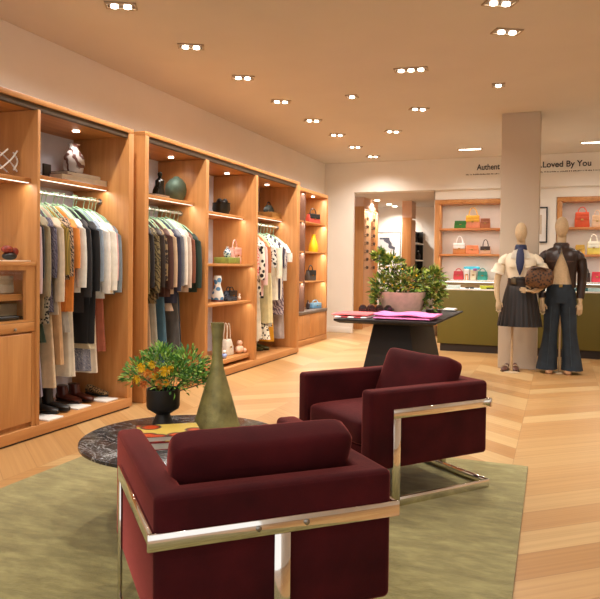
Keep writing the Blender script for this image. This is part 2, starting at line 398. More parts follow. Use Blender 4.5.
puck(-3.74, px(171, 156, 'x', -3.74).y, 2.35, u2); puck(-3.74, px(227, 175, 'x', -3.74).y, 2.35, u2); puck(-3.74, px(267, 184, 'x', -3.74).y, 2.35, u2)
shelf(u2, XK, -3.585, 5.15, 6.198, 1.90); rail(u2, 5.15, 6.198)
shelf(u2, XK, -3.60, 6.262, 7.44, 1.84); shelf(u2, XK, -3.475, 6.262, 7.44, 1.262, watts=2.5, show=False); shelf(u2, XK, -3.50, 6.262, 7.44, .82, watts=2.5, show=False)  # two lower shelves: area lights added, no strips fitted
obj('base_shelf', box(BM(), XK, -3.50, 6.262, 7.44, .13, .175), OAKH, u2, bevel=.002)
shelf(u2, XK, -3.655, 7.50, 8.81, 1.90); rail(u2, 7.50, 8.81)
obj('mirror_panel', box(BM(), XK, XK+.02, 6.262, 6.30, .18, 2.33), PANEL, u2)
# --- unit three: display shelves over doors
X3 = -3.69
u3 = thing('wall_cabinet', 'narrow oak display cabinet with lit shelves above two doors, farthest on the left wall', 'cabinet', (0, 0, 0), 0, 'oak cabinets along the left wall')
obj('back_panel', box(BM(), XW+.002, XW+.03, 8.95, 10.9, 0, 2.45), OAK_LIT, u3)
obj('header', box(BM(), XW+.002, X3, 8.95, 10.9, 2.395, 2.45), OAKH, u3, bevel=.002)
for (y0, y1) in ((8.95, 8.99), (10.85, 10.9)): obj('side_panel', box(BM(), XW+.03, X3, y0, y1, 0, 2.395), OAK, u3, bevel=.002)
obj('divider', box(BM(), XW+.03, X3-.02, 9.83, 9.86, .53, 2.395), solid('6a4a3a', .5), u3)
for z in (1.95, 1.475, 1.0):
    shelf(u3, XW+.03, X3-.03, 8.99, 10.85, z, .022, watts=11, show=False)
area('cabinet_glow', (X3-.06, 9.9, 2.38), .012, 1.8, 10, parent=u3)
puck(-3.8, px(313, 197, 'x', -3.8).y, 2.39, u3, 3)
obj('counter_top', box(BM(), XW+.03, X3+.01, 8.95, 10.9, .485, .53), solid('6e6258', .3), u3, bevel=.002)
obj('cupboard_body', box(BM(), XW+.03, X3-.02, 8.99, 10.85, .09, .485), OAK, u3)
for (y0, y1) in ((9.0, 10.08), (10.09, 10.84)): obj('cabinet_door', box(BM(), X3-.02, X3, y0, y1, .10, .475), OAK, u3, bevel=.003)
obj('plinth', box(BM(), XW+.03, X3+.004, 8.99, 10.9, 0, .09), OAKH, u3, bevel=.002)

# ------------------------------------------------------------------ hanging clothes
MINT = solid('86a886', .6, 0, .05)
def garment(kind, label, y, zt, length, mat, hw=.2, sleeve=0, flare=1.12, lower=None, x=-3.77, group=None, th=.022, lowname='skirt', tilt=None):
    name = kind.replace(' ', '_')
    zt += .045; length += .03; length = length*(1.16 if length < .8 else 1.0); sleeve *= 1.12
    t = thing(name, label, kind, (x+.045, y, 0), random.uniform(-.02, .16), group)
    b = BM(); ph = random.random()*6; ph2 = random.random()*6; NL = 16; R = []
    prof = [(.045, .016, 0), (.07, .02, -.012), (.12, .024, -.05), (hw*.88, .028, -.11), (hw, .03, -.155)]
    for rx, ry, dz in prof: R.append(ring(0, 0, zt+dz, rx, ry, 28, .75))
    for i in range(1, NL+1):
        f = i/NL; z = zt-.155-(length-.155)*f; rx = hw*(1-.08*math.sin(min(f*2.2, 1)*PI)*.7)*(1+(flare-1)*f)
        am = .10+.34*f
        R.append(ring(.012*math.sin(f*3+ph), .006*math.sin(f*4+ph2), z+0.006*math.sin(ph), rx, th*(1+.5*f), 28, .8, lambda a: am*.5*(math.sin(5*a+ph)+.6*math.sin(9*a+ph2+f))*abs(math.sin(a))+.015*math.sin(3*a+ph)))
    rings(b, R); obj('body', b, mat, t, sharp=80)
    if sleeve:
        for s in (-1, 1):
            b = BM(); e = 4 if s > 0 else 3
            pts = spline([(s*hw*.78, 0, zt-.115), (s*(hw*1.0), -.006, zt-.19), (s*(hw*1.12), -.012, zt-.14-sleeve*.5), (s*(hw*1.13), -.01, zt-.10-sleeve)], 3)
            tube(b, pts, lerps([.05, .056, .05, .043], 3), 10, .6)
            obj('sleeve', b, mat, t, sharp=80)
    if lower:
        lm, l2, w2 = lower; b = BM(); R = []
        for i in range(11):
            f = i/10; z = zt-length+.06-(l2)*f; rx = w2*(.85+.25*f)
            R.append(ring(0, .0, z, rx, .02+.016*f, 28, .8, lambda a: (.1+.3*f)*.5*math.sin(7*a+ph)*abs(math.sin(a))))
        rings(b, R); obj(lowname, b, lm, t, sharp=80)
    b = BM(); zr = 1.785+.013
    hk = [(-.003+.03, 0, zr-.03), (.03+.002, 0, zr-.005), (.022, 0, zr+.012), (.0+.005, 0, zr+.020), (-.012+.01, 0, zr+.006)]
    hx = 0
    pts = [Vector((hx-.0, 0, zr+.004))+Vector((.018*math.cos(a), 0, .018*math.sin(a)-.014)) for a in [2.9, 2.3, 1.57, .8, 0, -.7]]
    pts += [Vector((.0, 0, zt+.035)), Vector((0, 0, zt+.012))]
    tube(b, pts, .0035, 6)
    for s in (-1, 1):
        tube(b, [(0, 0, zt+.02), (s*.08, 0, zt-.02), (s*hw*.93, 0, zt-.12)], [.008, .009, .008], 6)
    obj('hanger', b, MINT, t)
    return t
S = solid
G1 = 'clothes in the nearest hanging bay'; G2 = 'clothes in the middle hanging bay'; G3 = 'clothes in the far hanging bay'
F = lambda h, v=.12: solid(h, .85, 0, v, 14, sheen=.15)
row1 = [ # kind, label, zt, length, mat, hw, sleeve, flare, lower, lname
 ('shirt', 'lilac shirt with striped cuff, first on the near rail', 1.64, .60, pattern('c9aeb6', 'd9c3c8', 'stripe', 30), .19, .50, 1.05, (F('8f9a90'), .62, .17), 'skirt'),
 ('jacket', 'black cropped jacket second on the near rail', 1.64, .42, F('1d1a1c'), .19, .40, 1.0, None, ''),
 ('coat', 'olive beige coat between black jacket and patterned dress', 1.64, .70, F('8d7f64'), .20, .52, 1.1, (F('7a6f7a'), .64, .17), 'skirt'),
 ('dress', 'black and cream patterned long dress on the near rail', 1.63, .85, pattern('17171a', 'a8a090', 'dots', 55), .18, .0, 1.15, (F('273a2c'), .2, .16), 'skirt'),
 ('shirt', 'muted purple print shirt on the near rail', 1.64, .66, pattern('3c3646', '6d6676', 'zebra', 22), .19, .4, 1.05, None, ''),
 ('blouse', 'pale cream long sleeved blouse over beige trousers', 1.64, .68, F('cdb9a0'), .20, .56, 1.05, (F('c9b191'), .62, .17), 'trousers'),
 ('cardigan', 'mustard cardigan with a thin stripe on the near rail', 1.64, .46, pattern('a88a3c', '7c6a2c', 'stripe', 24), .20, .38, 1.0, None, ''),
 ('blouse', 'brown and white animal stripe blouse on the near rail', 1.65, .46, pattern('2c1e18', 'b9997a', 'zebra', 18), .21, .40, 1.0, (F('bf9a72'), .72, .16), 'trousers'),
 ('blouse', 'bright orange blouse hanging beside the animal stripe blouse', 1.645, .68, F('e08a3c'), .20, .34, 1.0, (F('a9a59c'), .22, .15), 'lining'),
 ('blouse', 'pale grey white shirt left of the black coat', 1.65, .56, F('dcdad2'), .20, .48, 1.02, (F('cfc6b4'), .72, .15), 'trousers'),
 ('coat', 'narrow black coat with white lining edge on the near rail', 1.65, .70, F('211f22'), .20, .55, 1.0, None, ''),
 ('dress', 'long black dress with a white collar patch on the near rail', 1.64, 1.06, F('141214'), .21, .50, 1.04, (F('b9a98a'), .10, .20), 'lining'),
 ('shirt', 'blue grey shirt behind the long black dress', 1.65, .55, F('8d9cac'), .20, .44, 1.0, (pattern('2d3c66', 'b8bcc8', 'zebra', 34), .72, .14), 'skirt'),
 ('blouse', 'white ruffled blouse with small black bow on the near rail', 1.64, .60, F('efe8de'), .20, .52, 1.06, (F('e2d6c2'), .68, .13), 'trousers'),
 ('shirt', 'ivory shirt right of the black bow blouse', 1.64, .56, F('f3ece0'), .21, .50, 1.06, None, ''),
 ('blouse', 'dusty pink blouse with rust skirt near the right end', 1.63, .55, F('d8a4a0'), .20, .42, 1.0, (F('a8604a'), .56, .13), 'skirt'),
 ('jacket', 'grey blue denim jacket last on the near rail', 1.62, .56, F('7c8890'), .20, .50, 1.02, None, '')]
n = len(row1); wt = [.6, 1.0, .6, .6, 1.4, .9, .9, 1.6, .9, 1.3, 2.2, .6, 1.8, 1.2, .8, .8]
acc = [sum(wt[:k])/sum(wt) for k in range(n)]
for i, (k, lab, zt, ln, mt, hw, sl, fl, lo, lname) in enumerate(row1):
    garment(k, lab, 3.845+acc[i]*(4.76-3.845), zt, ln, mt, hw, sl, fl, lo, group=G1, lowname=lname or 'skirt')
row2 = [
 ('coat', 'olive gold suede coat, first on the middle rail', 1.645, .66, F('6e5a26'), .20, .55, 1.08, (F('8c8678'), .66, .18), 'skirt'),
 ('jacket', 'black jacket with pale lining on the middle rail', 1.645, .60, F('1e1512'), .20, .50, 1.0, (F('c9b49a'), .12, .17), 'lining'),
 ('jacket', 'olive snake print jacket on the middle rail', 1.64, .66, pattern('3c3018', '7d6c46', 'zebra', 12), .20, .54, 1.02, (F('a08468'), .66, .17), 'trousers'),
 ('jacket', 'dark brown leather jacket on the middle rail', 1.645, .64, F('2b1d14'), .20, .50, 1.0, (F('969080'), .66, .19), 'skirt'),
 ('blouse', 'brown and tan snake print blouse on the middle rail', 1.64, .52, pattern('2a1c12', '8c7450', 'dots', 26), .19, .44, 1.0, None, ''),
 ('jacket', 'burgundy brown jacket on the middle rail', 1.645, .62, F('4a2a20'), .20, .52, 1.0, (F('3c5e70'), .72, .19), 'trousers'),
 ('shirt', 'tan satin shirt on the middle rail', 1.64, .60, F('c0a282'), .20, .50, 1.04, None, ''),
 ('coat', 'navy coat with a rose beige front on the middle rail', 1.645, .68, F('2c2c40'), .20, .54, 1.0, (F('c8ac94'), .14, .16), 'lining'),
 ('jacket', 'grey denim jacket over long charcoal skirt', 1.65, .56, F('6f7076'), .20, .50, 1.02, (F('55504c'), .74, .21), 'skirt'),
 ('blouse', 'white satin blouse on the middle rail', 1.66, .56, F('e9dfd0'), .20, .50, 1.02, None, ''),
 ('shirt', 'cream shirt with lilac cuff on the middle rail', 1.65, .60, F('c8b4a4'), .20, .52, 1.04, (F('232a30'), .62, .13), 'trousers'),
 ('jacket', 'rust brown jacket near the end of the middle rail', 1.63, .52, F('7a4630'), .20, .46, 1.0, None, ''),
 ('coat', 'dark green coat, last on the middle rail', 1.62, .58, F('24362c'), .21, .50, 1.04, None, '')]
n = len(row2)
for i, (k, lab, zt, ln, mt, hw, sl, fl, lo, lname) in enumerate(row2):
    garment(k, lab, 5.20+i*(6.10-5.20)/(n-1), zt, ln, mt, hw, sl, fl, lo, group=G2, lowname=lname or 'skirt')
row3 = [
 ('blouse', 'coral and white dotted blouse, first on the far rail', 1.62, .60, pattern('e0665e', 'f2c4bc', 'dots', 40), .20, .40, 1.02, (F('e8c88c'), .52, .17), 'trousers'),
 ('scarf', 'pale mint scarf hanging over the far rail clothes', 1.62, .42, F('d8dcc8'), .17, 0, 1.0, (F('7a6e8c'), .94, .15), 'lining'),
 ('blouse', 'black and cream block print blouse on the far rail', 1.61, .62, pattern('171412', 'e9e2cc', 'dots', 18), .19, .44, 1.02, (F('cfc6b0'), .62, .16), 'trousers'),
 ('shirt', 'pink striped shirt on the far rail', 1.61, .72, pattern('e2a09a', 'f0dcd4', 'stripe', 40), .19, .50, 1.05, (F('e6dcc6'), .60, .16), 'skirt'),
 ('blouse', 'rust brown satin blouse on the far rail', 1.61, .40, F('b06a3c'), .19, .36, 1.0, (F('1d1616'), .36, .14), 'skirt'),
 ('dress', 'long pale yellow dress on the far rail', 1.61, 1.05, F('dccf9c'), .19, 0, 1.15, (pattern('2a2a26', 'efe8d4', 'dots', 34), .28, .18), 'lining'),
 ('dress', 'black and white print dress reaching the shoe shelf', 1.61, 1.10, pattern('24222a', 'e8e2d8', 'dots', 30), .17, .3, 1.1, None, ''),
 ('blouse', 'cream pleated blouse with a golden yellow skirt', 1.60, .66, F('efe4cc'), .20, .42, 1.05, (F('d89a1c'), .62, .15), 'skirt'),
 ('coat', 'white coat with a wide dark stripe on the far rail', 1.62, .78, pattern('3c3444', 'efe8e0', 'stripe', 5), .20, .30, 1.02, None, ''),
 ('dress', 'lilac grey print dress near the end of the far rail', 1.60, .96, pattern('6a5c6a', 'b8a8a8', 'zebra', 9), .18, .3, 1.08, None, ''),
 ('blouse', 'white short sleeved embroidered blouse, last on the far rail', 1.60, .46, F('f6f0e4'), .22, .22, 1.0, (F('a89a94'), .86, .17), 'skirt')]
n = len(row3)
for i, (k, lab, zt, ln, mt, hw, sl, fl, lo, lname) in enumerate(row3):
    garment(k, lab, 7.56+i*(8.62-7.56)/(n-1), zt, ln*1.08, mt, hw, sl, fl, lo, group=G3, lowname=lname or 'skirt')

# ------------------------------------------------------------------ shoes, mats
def shoe_bm(L=.26, W=.085, hgt=.07, ankle=0):
    b = BM(); R = []
    # loops along the length, toe at +x
    for (f, w, h) in ((0, .5, .80), (.05, .7, 1), (.2, .8, 1.0), (.4, .78, .8), (.6, .95, .62), (.8, 1.0, .5), (.93, .75, .4), (1, .35, .22)):
        x = (f-.5)*L; R.append([(x, W/2*w*math.cos(a)*.98, max(0, .5*h*hgt*(1+math.sin(a)))) for a in [2*PI*k/14 for k in range(14)]])
    rings(b, R)
    if ankle: rings(b, [ring(-L*.3+dx, 0, z, .055, W*.46, 14) for z, dx in ((hgt*.5, .01), (hgt+.03, 0), (hgt+ankle, -.005))])
    return b
def shoes(name, label, loc, rz, mat, sole, ankle=0, n=2, L=.26, group=None, heel=0, cat='shoes'):
    t = thing(name, label, cat, loc, rz, group)
    for i in range(n):
        dy = (i-(n-1)/2)*.115
        b = shoe_bm(L, .088, .07, ankle)
        bmesh.ops.translate(b, verts=b.verts, vec=(.02*i, dy, .012)); sh = obj('shoe', b, mat, t)
        b = BM(); R = []
        for z in (0, .014):
            R.append([((f-.5)*L+.02*i, dy+.044*w, z) for f, w in ((0, .5), (.2, .8), (.5, .8), (.8, 1), (1, .3), (1, -.3), (.8, -1), (.5, -.8), (.2, -.8), (0, -.5))])
        rings(b, R); obj('sole', b, sole, sh)
    return t
def mat_(x0, x1, y0, y1, label, z=.09):
    o = obj('display_mat', box(BM(), x0, x1, y0, y1, z+.0005, z+.012), WHITE, bevel=.002); tag(o, label, 'display mat', 'white mats under shoes'); return o
ZP = .102
for c in ((47, 417, 'white mat under the black ankle boots'), (76, 406, 'white mat under the brown leather shoes'), (104, 399, 'white mat under the animal print flats'), (200, 370, 'white mat under the white shoes, middle cabinet')):
    p = px(c[0], c[1], 'z', ZP); mat_(p.x-.11, p.x+.08, p.y-.075, p.y+.085, c[2])
def onp(c, z=ZP): p = px(c[0], c[1], 'z', z); return p
p = onp((48, 411)); shoes('ankle_boots', 'black ankle boots on a white mat, nearest on the cabinet base', (p.x, p.y, ZP), .1, S('171210', .4), BLACK, .13)
p = onp((76, 401)); shoes('leather_shoes', 'dark brown leather shoes in the near hanging bay', (p.x-.02, p.y, ZP), -.1, S('4a1d12', .3), S('2a120c', .5), .05)
p = onp((104, 394)); shoes('flat_shoes', 'black and gold animal print flats on a white mat', (p.x-.02, p.y, ZP), -.2, pattern('15110e', 'a8865a', 'dots', 60), BLACK)
p = onp((200, 366)); shoes('sneakers', 'white sneakers at the foot of the middle hanging bay', (p.x-.02, p.y, ZP), -.2, S('eee6dc', .5), WHITE)
p = onp((264, 350), .09); shoes('flat_shoes', 'olive flat shoes at the left of the far hanging bay', (p.x-.1, p.y, .09), -.2, S('5a5a2c', .5), S('2a2a18', .5))
p = onp((285, 343), .09); shoes('loafers', 'dark loafers at the right of the far hanging bay', (p.x-.1, p.y, .09), -.2, S('2a1a20', .4), BLACK)

# ------------------------------------------------------------------ shelf objects
def bag(label, loc, w, h, d, mat, handle='arch', hmat=None, rz=0, flap=True, name='handbag', group=None, cat='handbag', taper=.9, hh=None, clasp=True):
    t = thing(name, label, cat, loc, rz, group); hmat = hmat or mat
    b = BM(); lo = [(-w/2, -d/2), (w/2, -d/2), (w/2, d/2), (-w/2, d/2)]
    R = [[(x, y, z*h) for x, y in [(px_*k, py_*k2) for px_, py_ in lo]] for z, k, k2 in ((0, 1, 1), (.5, .98, .95), (1, taper, .55))]
    rings(b, R); obj('bag_body', b, mat, t, bevel=min(w, h, d)*.12, seg=2)
    if flap:
        b = BM(); k = taper*.98; rings(b, [[(x, y, z) for x, y in ((-w/2*k, -d*.54), (w/2*k, -d*.54), (w/2*k, -d*.50+(z/h-.5)*d*.25), (-w/2*k, -d*.50+(z/h-.5)*d*.25))] for z in (h*.52, h*.75)])
        box(b, -w/2*k, w/2*k, -d*.5, d*.28, h*.98, h*1.03); box(b, -w/2*k, w/2*k, -d*.53, -d*.40, h*.74, h*1.03)
        obj('flap', b, hmat, t, bevel=.003)
    if clasp: obj('clasp', box(BM(), -.018, .018, -d*.58, -d*.53, h*.48, h*.58), S('c8a860', .25, .9, .02), t)
    if handle == 'arch':
        hh = hh or h*.5; b = BM(); pts = [(w*.28*math.cos(a), 0, h*.98+hh*math.sin(a)) for a in [PI*k/10 for k in range(11)]]
        tube(b, pts, .009, 6); obj('handle', b, hmat, t)
    if handle == 'double':
        hh = hh or h*.8
        for y in (-d*.2, d*.2):
            b = BM(); tube(b, [(w*.24*math.cos(a), y, h*.96+hh*math.sin(a)) for a in [PI*k/10 for k in range(11)]], .006, 6); obj('handle', b, hmat, t)
    return t
def vessel(name, label, loc, prof, mat, cat='vase', n=28, sy=1, parts=()):
    o = obj(name, lathe(BM(), prof, n=n, sy=sy), mat, loc=loc, sharp=50); return tag(o, label, cat)
def vprof(r, h, kind='bottle'):
    P = {'bottle': [(.55, 0), (.85, .1), (1, .35), (.95, .55), (.6, .72), (.32, .82), (.3, .92), (.42, 1), (.3, 1), (.22, .92), (.2, .8)],
         'round': [(.35, 0), (.7, .1), (.95, .3), (1, .5), (.92, .7), (.6, .88), (.3, .96), (.25, 1), (.18, 1), (.18, .95)],
         'tall': [(.8, 0), (1, .15), (.85, .45), (.45, .75), (.4, .95), (.5, 1), (.35, 1), (.3, .9)],
         'pot': [(.6, 0), (.8, .1), (1, .5), (.95, .9), (1, 1), (.9, 1), (.85, .85), (.7, .3), (.1, .25)],
         'cup': [(.6, 0), (1, .3), (1, 1), (.92, 1), (.9, .3)]}[kind]
    return [(a*r, b_*h) for a, b_ in P]
def sh(x, y, z, X=-3.82): # place on a shelf height z, seen at photo column x and row y at depth X
    p = px(x, y, 'x', X); return (X, p.y, z)
def book(label, loc, w, d, h, mat, rz=0, group=None):
    t = thing('book', label, 'book', loc, rz, group)
    obj('pages', box(BM(), -w/2+.004, w/2-.005, -d/2+.004, d/2-.004, .003, h-.003), S('e8e0d0', .8), t)
    b = BM(); box(b, -w/2, w/2, -d/2, d/2, 0, .003); box(b, -w/2, w/2, -d/2, d/2, h-.003, h); box(b, -w/2, -w/2+.003, -d/2, d/2, .003, h-.003)
    obj('cover', b, mat, t); return t
# bay 0
p = px(5, 172, 'x', -3.62); z0 = 1.846
t = thing('glass_vase', 'clear diamond cut glass vase on the highest shelf at the left edge', 'vase', (-3.66, px(4, 170, 'x', -3.66).y, z0))
obj('vessel', lathe(BM(), vprof(.085, .19, 'cup'), n=14), glass(), t)
for k in range(6):
    a = k*PI/3; obj('cut_rib', tube(BM(), spline([(.088*math.cos(a+f*1.6), .088*math.sin(a+f*1.6), .05+f*.14) for f in (0, .5, 1)], 4), .006, 6), WHITE, t)
p = sh(5, 258, 1.255, -3.6)
o = obj('display_cloth', box(BM(), -.16, .1, -.12, .28, 0, .008), S('e6dcc6', .9), loc=(-3.6, p[1], 1.2555), bevel=.002); tag(o, 'pale cloth on top of the glass case, under the small figure', 'cloth')
t = thing('figurine', 'small red brown and black figure on top of the glass case', 'figurine', (-3.58, p[1]+.02, 1.264))
obj('base_body', ball(BM(), (0, 0, .028), .04, .06, .028), BLACK, t); obj('crest', ball(BM(), (0, -.02, .075), .03, .05, .028), S('8a3424', .5, 0, .5, 40), t); obj('crest', ball(BM(), (0, .05, .06), .02, .03, .03), S('8a3424', .5, 0, .5, 40), t)
y0 = sh(2, 280, 1, -3.6)[1]; bag('cream leather pouch on the upper shelf of the glass case', (-3.62, y0, 1.031), .2, .12, .07, F('d8cbb0'), None, rz=PI/2, clasp=False)
y0 = sh(9, 310, .85, -3.6)[1]; bag('cream quilted clutch in the lower part of the glass case', (-3.66, y0, .851), .22, .10, .07, F('d8c8a4'), None, rz=PI/2, clasp=False)
y0 = sh(17, 314, .85, -3.55)[1]
o = obj('necklace', tube(BM(), [(.05*math.cos(a)*(1+.2*math.sin(5*a)), .09*math.sin(a), .012+.006*math.sin(7*a)) for a in [2*PI*k/40 for k in range(40)]], .008, 6, closed=True), S('2c2018', .3, .4, .3, 60), loc=(-3.53, y0, .852)); tag(o, 'dark chain necklace lying in the lower glass case', 'necklace')
y0 = sh(4, 319, .85, -3.52)[1]; o = obj('sunglasses_case', box(BM(), -.04, .04, -.09, .09, 0, .03), BLACK, loc=(-3.51, y0, .8515), bevel=.012, seg=3); tag(o, 'black spectacle case at the front of the glass case', 'case')
# bay 1 shelf
zs = 1.911
y0 = sh(72, 160, zs)[1]
book('large white art book with red and black cover lying under the silver vase', (-3.765, y0+.03, zs), .2, .66, .048, pattern('2a2628', 'dedad6', 'dots', 2.6, '8a2a22'), 0, 'books on the near hanging bay shelf')
book('black and white book lying on top of the large art book', (-3.775, y0+.0, zs+.0485), .18, .42, .03, pattern('2a2628', 'd0ccc8', 'dots', 6), 0, 'books on the near hanging bay shelf')
vessel('ceramic_vase', 'round silver and brown swirled vase on the stacked books', (-3.80, y0, zs+.079), [(.05, 0), (.075, .02), (.088, .08), (.085, .14), (.06, .18), (.042, .2), (.04, .235), (.05, .25), (.04, .25), (.03, .2)], pattern('6e4a44', 'd4ccc8', 'zebra', 5, 'a09894', rough=.25))
y1 = sh(42, 170, zs)[1]; o = obj('photo_frame', box(BM(), -.01, .01, -.03, .05, 0, .12), S('2e2a26', .4), loc=(-3.8, y1+.02, zs), bevel=.003); tag(o, 'small dark standing frame beside the books, near hanging bay', 'frame')
# bay A shelf
zs = 1.901; y0 = sh(175, 186, zs)[1]
vessel('round_vase', 'round verdigris green vase on the shelf of the middle cabinet', (-3.80, y0, zs), vprof(.125, .275, 'round'), S('6d8676', .35, .2, .4, 12))
y1 = sh(155, 190, zs)[1]
book('cream book lying beneath the dark sculpture', (-3.8, y1-.03, zs), .2, .28, .022, S('c8b49a', .7), 0, 'books under the dark sculpture'); book('grey book lying directly under the dark sculpture', (-3.8, y1-.03, zs+.0225), .19, .26, .02, S('9a8c80', .7), 0, 'books under the dark sculpture')
t = thing('sculpture', 'dark bronze seated figure sculpture beside the green vase', 'sculpture', (-3.79, y1+.02, zs+.043))
DB = S('2a2c22', .4, .4, .3, 20)
b = BM(); rings(b, [ring(0, dy, z, rx, ry, 14) for z, dy, rx, ry in ((0, 0, .05, .09), (.05, .0, .045, .08), (.10, .015, .04, .055), (.15, .02, .045, .05), (.175, .022, .02, .022), (.19, .022, .016, .017))]); obj('figure', b, DB, t)
obj('head', ball(BM(), (0, .022, .212), .024, .024, .028), DB, t); obj('limb', tube(BM(), spline([(.02, -.02, .14), (.04, -.06, .10), (.04, -.09, .02)]), .014, 8), DB, t)
# bay B
zs = 1.841; y0 = sh(220, 200, zs)[1]
vessel('planter', 'black flared pot on the top shelf of the middle shelf bay', (-3.80, y0, zs), vprof(.11, .15, 'pot'), S('20221c', .35), 'pot')
t = thing('dried_fruit', 'black rounded pods sitting in the black pot', 'decoration', (-3.80, y0, zs+.04)); 
for (dx, dy, dz, r) in ((0, -.05, .13, .034), (.02, .05, .13, .038), (-.04, 0, .12, .03), (.03, 0, .10, .035)): obj('pod', ball(BM(), (dx, dy, dz), r), BLACK, t)
y0 = sh(231, 205, zs)[1]; t = thing('figurine', 'cream and black crouching figure beside the black pot', 'figurine', (-3.72, y0+.04, zs))
obj('figure', rings(BM(), [ring(0, dy, z, rx, ry, 14) for z, dy, rx, ry in ((0, 0, .05, .09), (.04, 0, .05, .085), (.09, .02, .035, .05), (.14, .03, .03, .04), (.18, .03, .012, .015))]), S('e0d0a8', .4, 0, .3, 30), t); obj('head', ball(BM(), (0, .0, .17), .03), S('b89a78', .5), t)
obj('limb', tube(BM(), spline([(.03, 0, .12), (.06, -.05, .10), (.05, -.08, .03)]), .014, 8), BLACK, t)
zs = 1.263; y0 = sh(219, 260, zs)[1]
o = obj('storage_box', box(BM(), -.10, .10, -.15, .15, 0, .075), S('7c8a3c', .6, 0, .25, 20), loc=(-3.72, y0+.02, zs), bevel=.006); tag(o, 'olive green low box on the middle shelf', 'box')
t = thing('vase', 'small blue and white patterned vase on the olive box', 'vase', (-3.72, y0+.02, zs+.0755)); obj('vessel', lathe(BM(), vprof(.045, .13, 'bottle')), pattern('2c5878', 'dfe4e4', 'dots', 40), t)
y0 = sh(233, 255, zs, -3.7)[1]; bag('white and pink bag with a tall pointed top, right of the olive box', (-3.68, y0, zs), .2, .19, .1, pattern('f2ece4', 'd8a090', 'dots', 9), 'arch', S('e0a898', .6), PI/2, hh=.10)
zs = .821; y0 = sh(216, 290, zs, -3.72)[1]
t = thing('vase', 'tall white vase with blue flowers and dark foot on the third shelf', 'vase', (-3.70, y0, zs)); obj('vessel', lathe(BM(), [(.07, .02), (.075, .06), (.05, .14), (.035, .2), (.05, .26), (.04, .3), (.03, .3)]), pattern('4f86b0', 'e6e6dc', 'dots', 16), t); obj('foot', lathe(BM(), [(.078, 0), (.07, .02)]), S('5a1c10', .4), t)
y0 = sh(229, 297, zs, -3.65)[1]; bag('black woven handbag on the third shelf', (-3.64, y0, zs), .22, .12, .1, pattern('1a1c22', '4a5260', 'dots', 60), 'double', BLACK, PI/2, hh=.05)
y0 = sh(239, 299, zs, -3.6)[1]; t = thing('figurine', 'tiny pale figure right of the black woven handbag', 'figurine', (-3.6, y0, zs)); obj('figure', ball(BM(), (0, 0, .03), .022, .03, .03), S('e8d0b8', .6), t); obj('head', ball(BM(), (0, .01, .07), .014), S('e8d0b8', .6), t)
zs = .176; y0 = sh(227, 340, zs, -3.66)[1]; bag('tall white bag with long upright handles on the bottom shelf', (-3.66, y0, zs), .19, .19, .1, S('e2dccc', .6, 0, .1, 30), 'double', S('d8cdb8', .6), PI/2, hh=.2, taper=.7, flap=False)
y0 = sh(238, 350, zs, -3.62)[1]; t = thing('figurine', 'small pink seated figure on the bottom shelf', 'figurine', (-3.6, y0, zs)); obj('figure', ball(BM(), (0, 0, .05), .05, .075, .05), S('e2b898', .6, 0, .2, 20), t); obj('head', ball(BM(), (0, 0, .125), .035), S('e2b898', .6), t); obj('limb', ball(BM(), (.03, .07, .03), .03, .04, .03), S('e2b898', .6), t)
y0 = sh(221, 355, zs, -3.6)[1]; t = thing('figurine', 'small blue and white figure at the left of the bottom shelf', 'figurine', (-3.56, y0, zs)); obj('figure', ball(BM(), (0, 0, .03), .03, .04, .03), S('8fa4d8', .5, 0, .2, 20), t); obj('head', ball(BM(), (0, 0, .075), .022), WHITE, t)
y0 = sh(218, 335, zs, -3.75)[1]; t = thing('vase', 'slim pale pink bottle vase behind the tall white bag', 'vase', (-3.78, y0, zs)); obj('vessel', lathe(BM(), vprof(.05, .34, 'tall')), S('e6ccd0', .3), t)
# bay C shelf
zs = 1.901; y0 = sh(265, 212, zs)[1]
o = obj('storage_box', box(BM(), -.12, .12, -.17, .17, 0, .085), S('b98a48', .5, 0, .2, 10), loc=(-3.80, y0+.1, zs), bevel=.005); tag(o, 'tan box on the shelf above the far clothes', 'box')
t = thing('handbag', 'dark crumpled bag sitting on the tan box', 'handbag', (-3.80, y0+.08, zs+.0855), PI/2); obj('bag_body', rings(BM(), [ring(0, 0, z, rx, ry, 18, 1, lambda a: .12*math.sin(5*a)) for z, rx, ry in ((0, .12, .05), (.03, .13, .055), (.07, .10, .045), (.10, .05, .03))]), S('38423e', .5, 0, .4, 30), t); obj('handle', tube(BM(), [(.06*math.cos(a), 0, .095+.05*math.sin(a)) for a in [PI*k/8 for k in range(9)]], .008, 6), BLACK, t)
# unit three
U3 = -3.85
y0 = sh(313, 215, 1.95, U3)[1]; bag('red handbag with a black top on the highest lit shelf', (U3, y0, 1.951), .30, .16, .1, S('c04a3c', .5), 'arch', BLACK, PI/2-.3, hh=.10)
y0 = sh(313.5, 240, 1.475, U3)[1]; vessel('tall_vase', 'slender bright yellow vase on the second lit shelf', (U3, y0, 1.476), vprof(.085, .30, 'tall'), S('e6b81c', .3))
y0 = sh(310.5, 272, 1.0, U3)[1]; bag('dark grey backpack like bag on the third lit shelf', (U3, y0, 1.001), .2, .17, .1, S('4a4440', .5), 'arch', BLACK, PI/2-.3, hh=.09)
y0 = sh(314, 304, .53, U3)[1]; bag('sky blue small handbag on the grey counter of the far cabinet', (U3, y0+.05, .531), .26, .09, .1, S('6a9cc0', .5), 'arch', S('8ab4cc', .5), PI/2-.3, hh=.05)
y0 = sh(308, 303, .53, U3)[1]; t = thing('bottle', 'small dark bottle left of the sky blue handbag', 'bottle', (U3, y0, .531)); obj('vessel', lathe(BM(), vprof(.035, .15, 'bottle'), n=14), S('3a2c2c', .3), t)

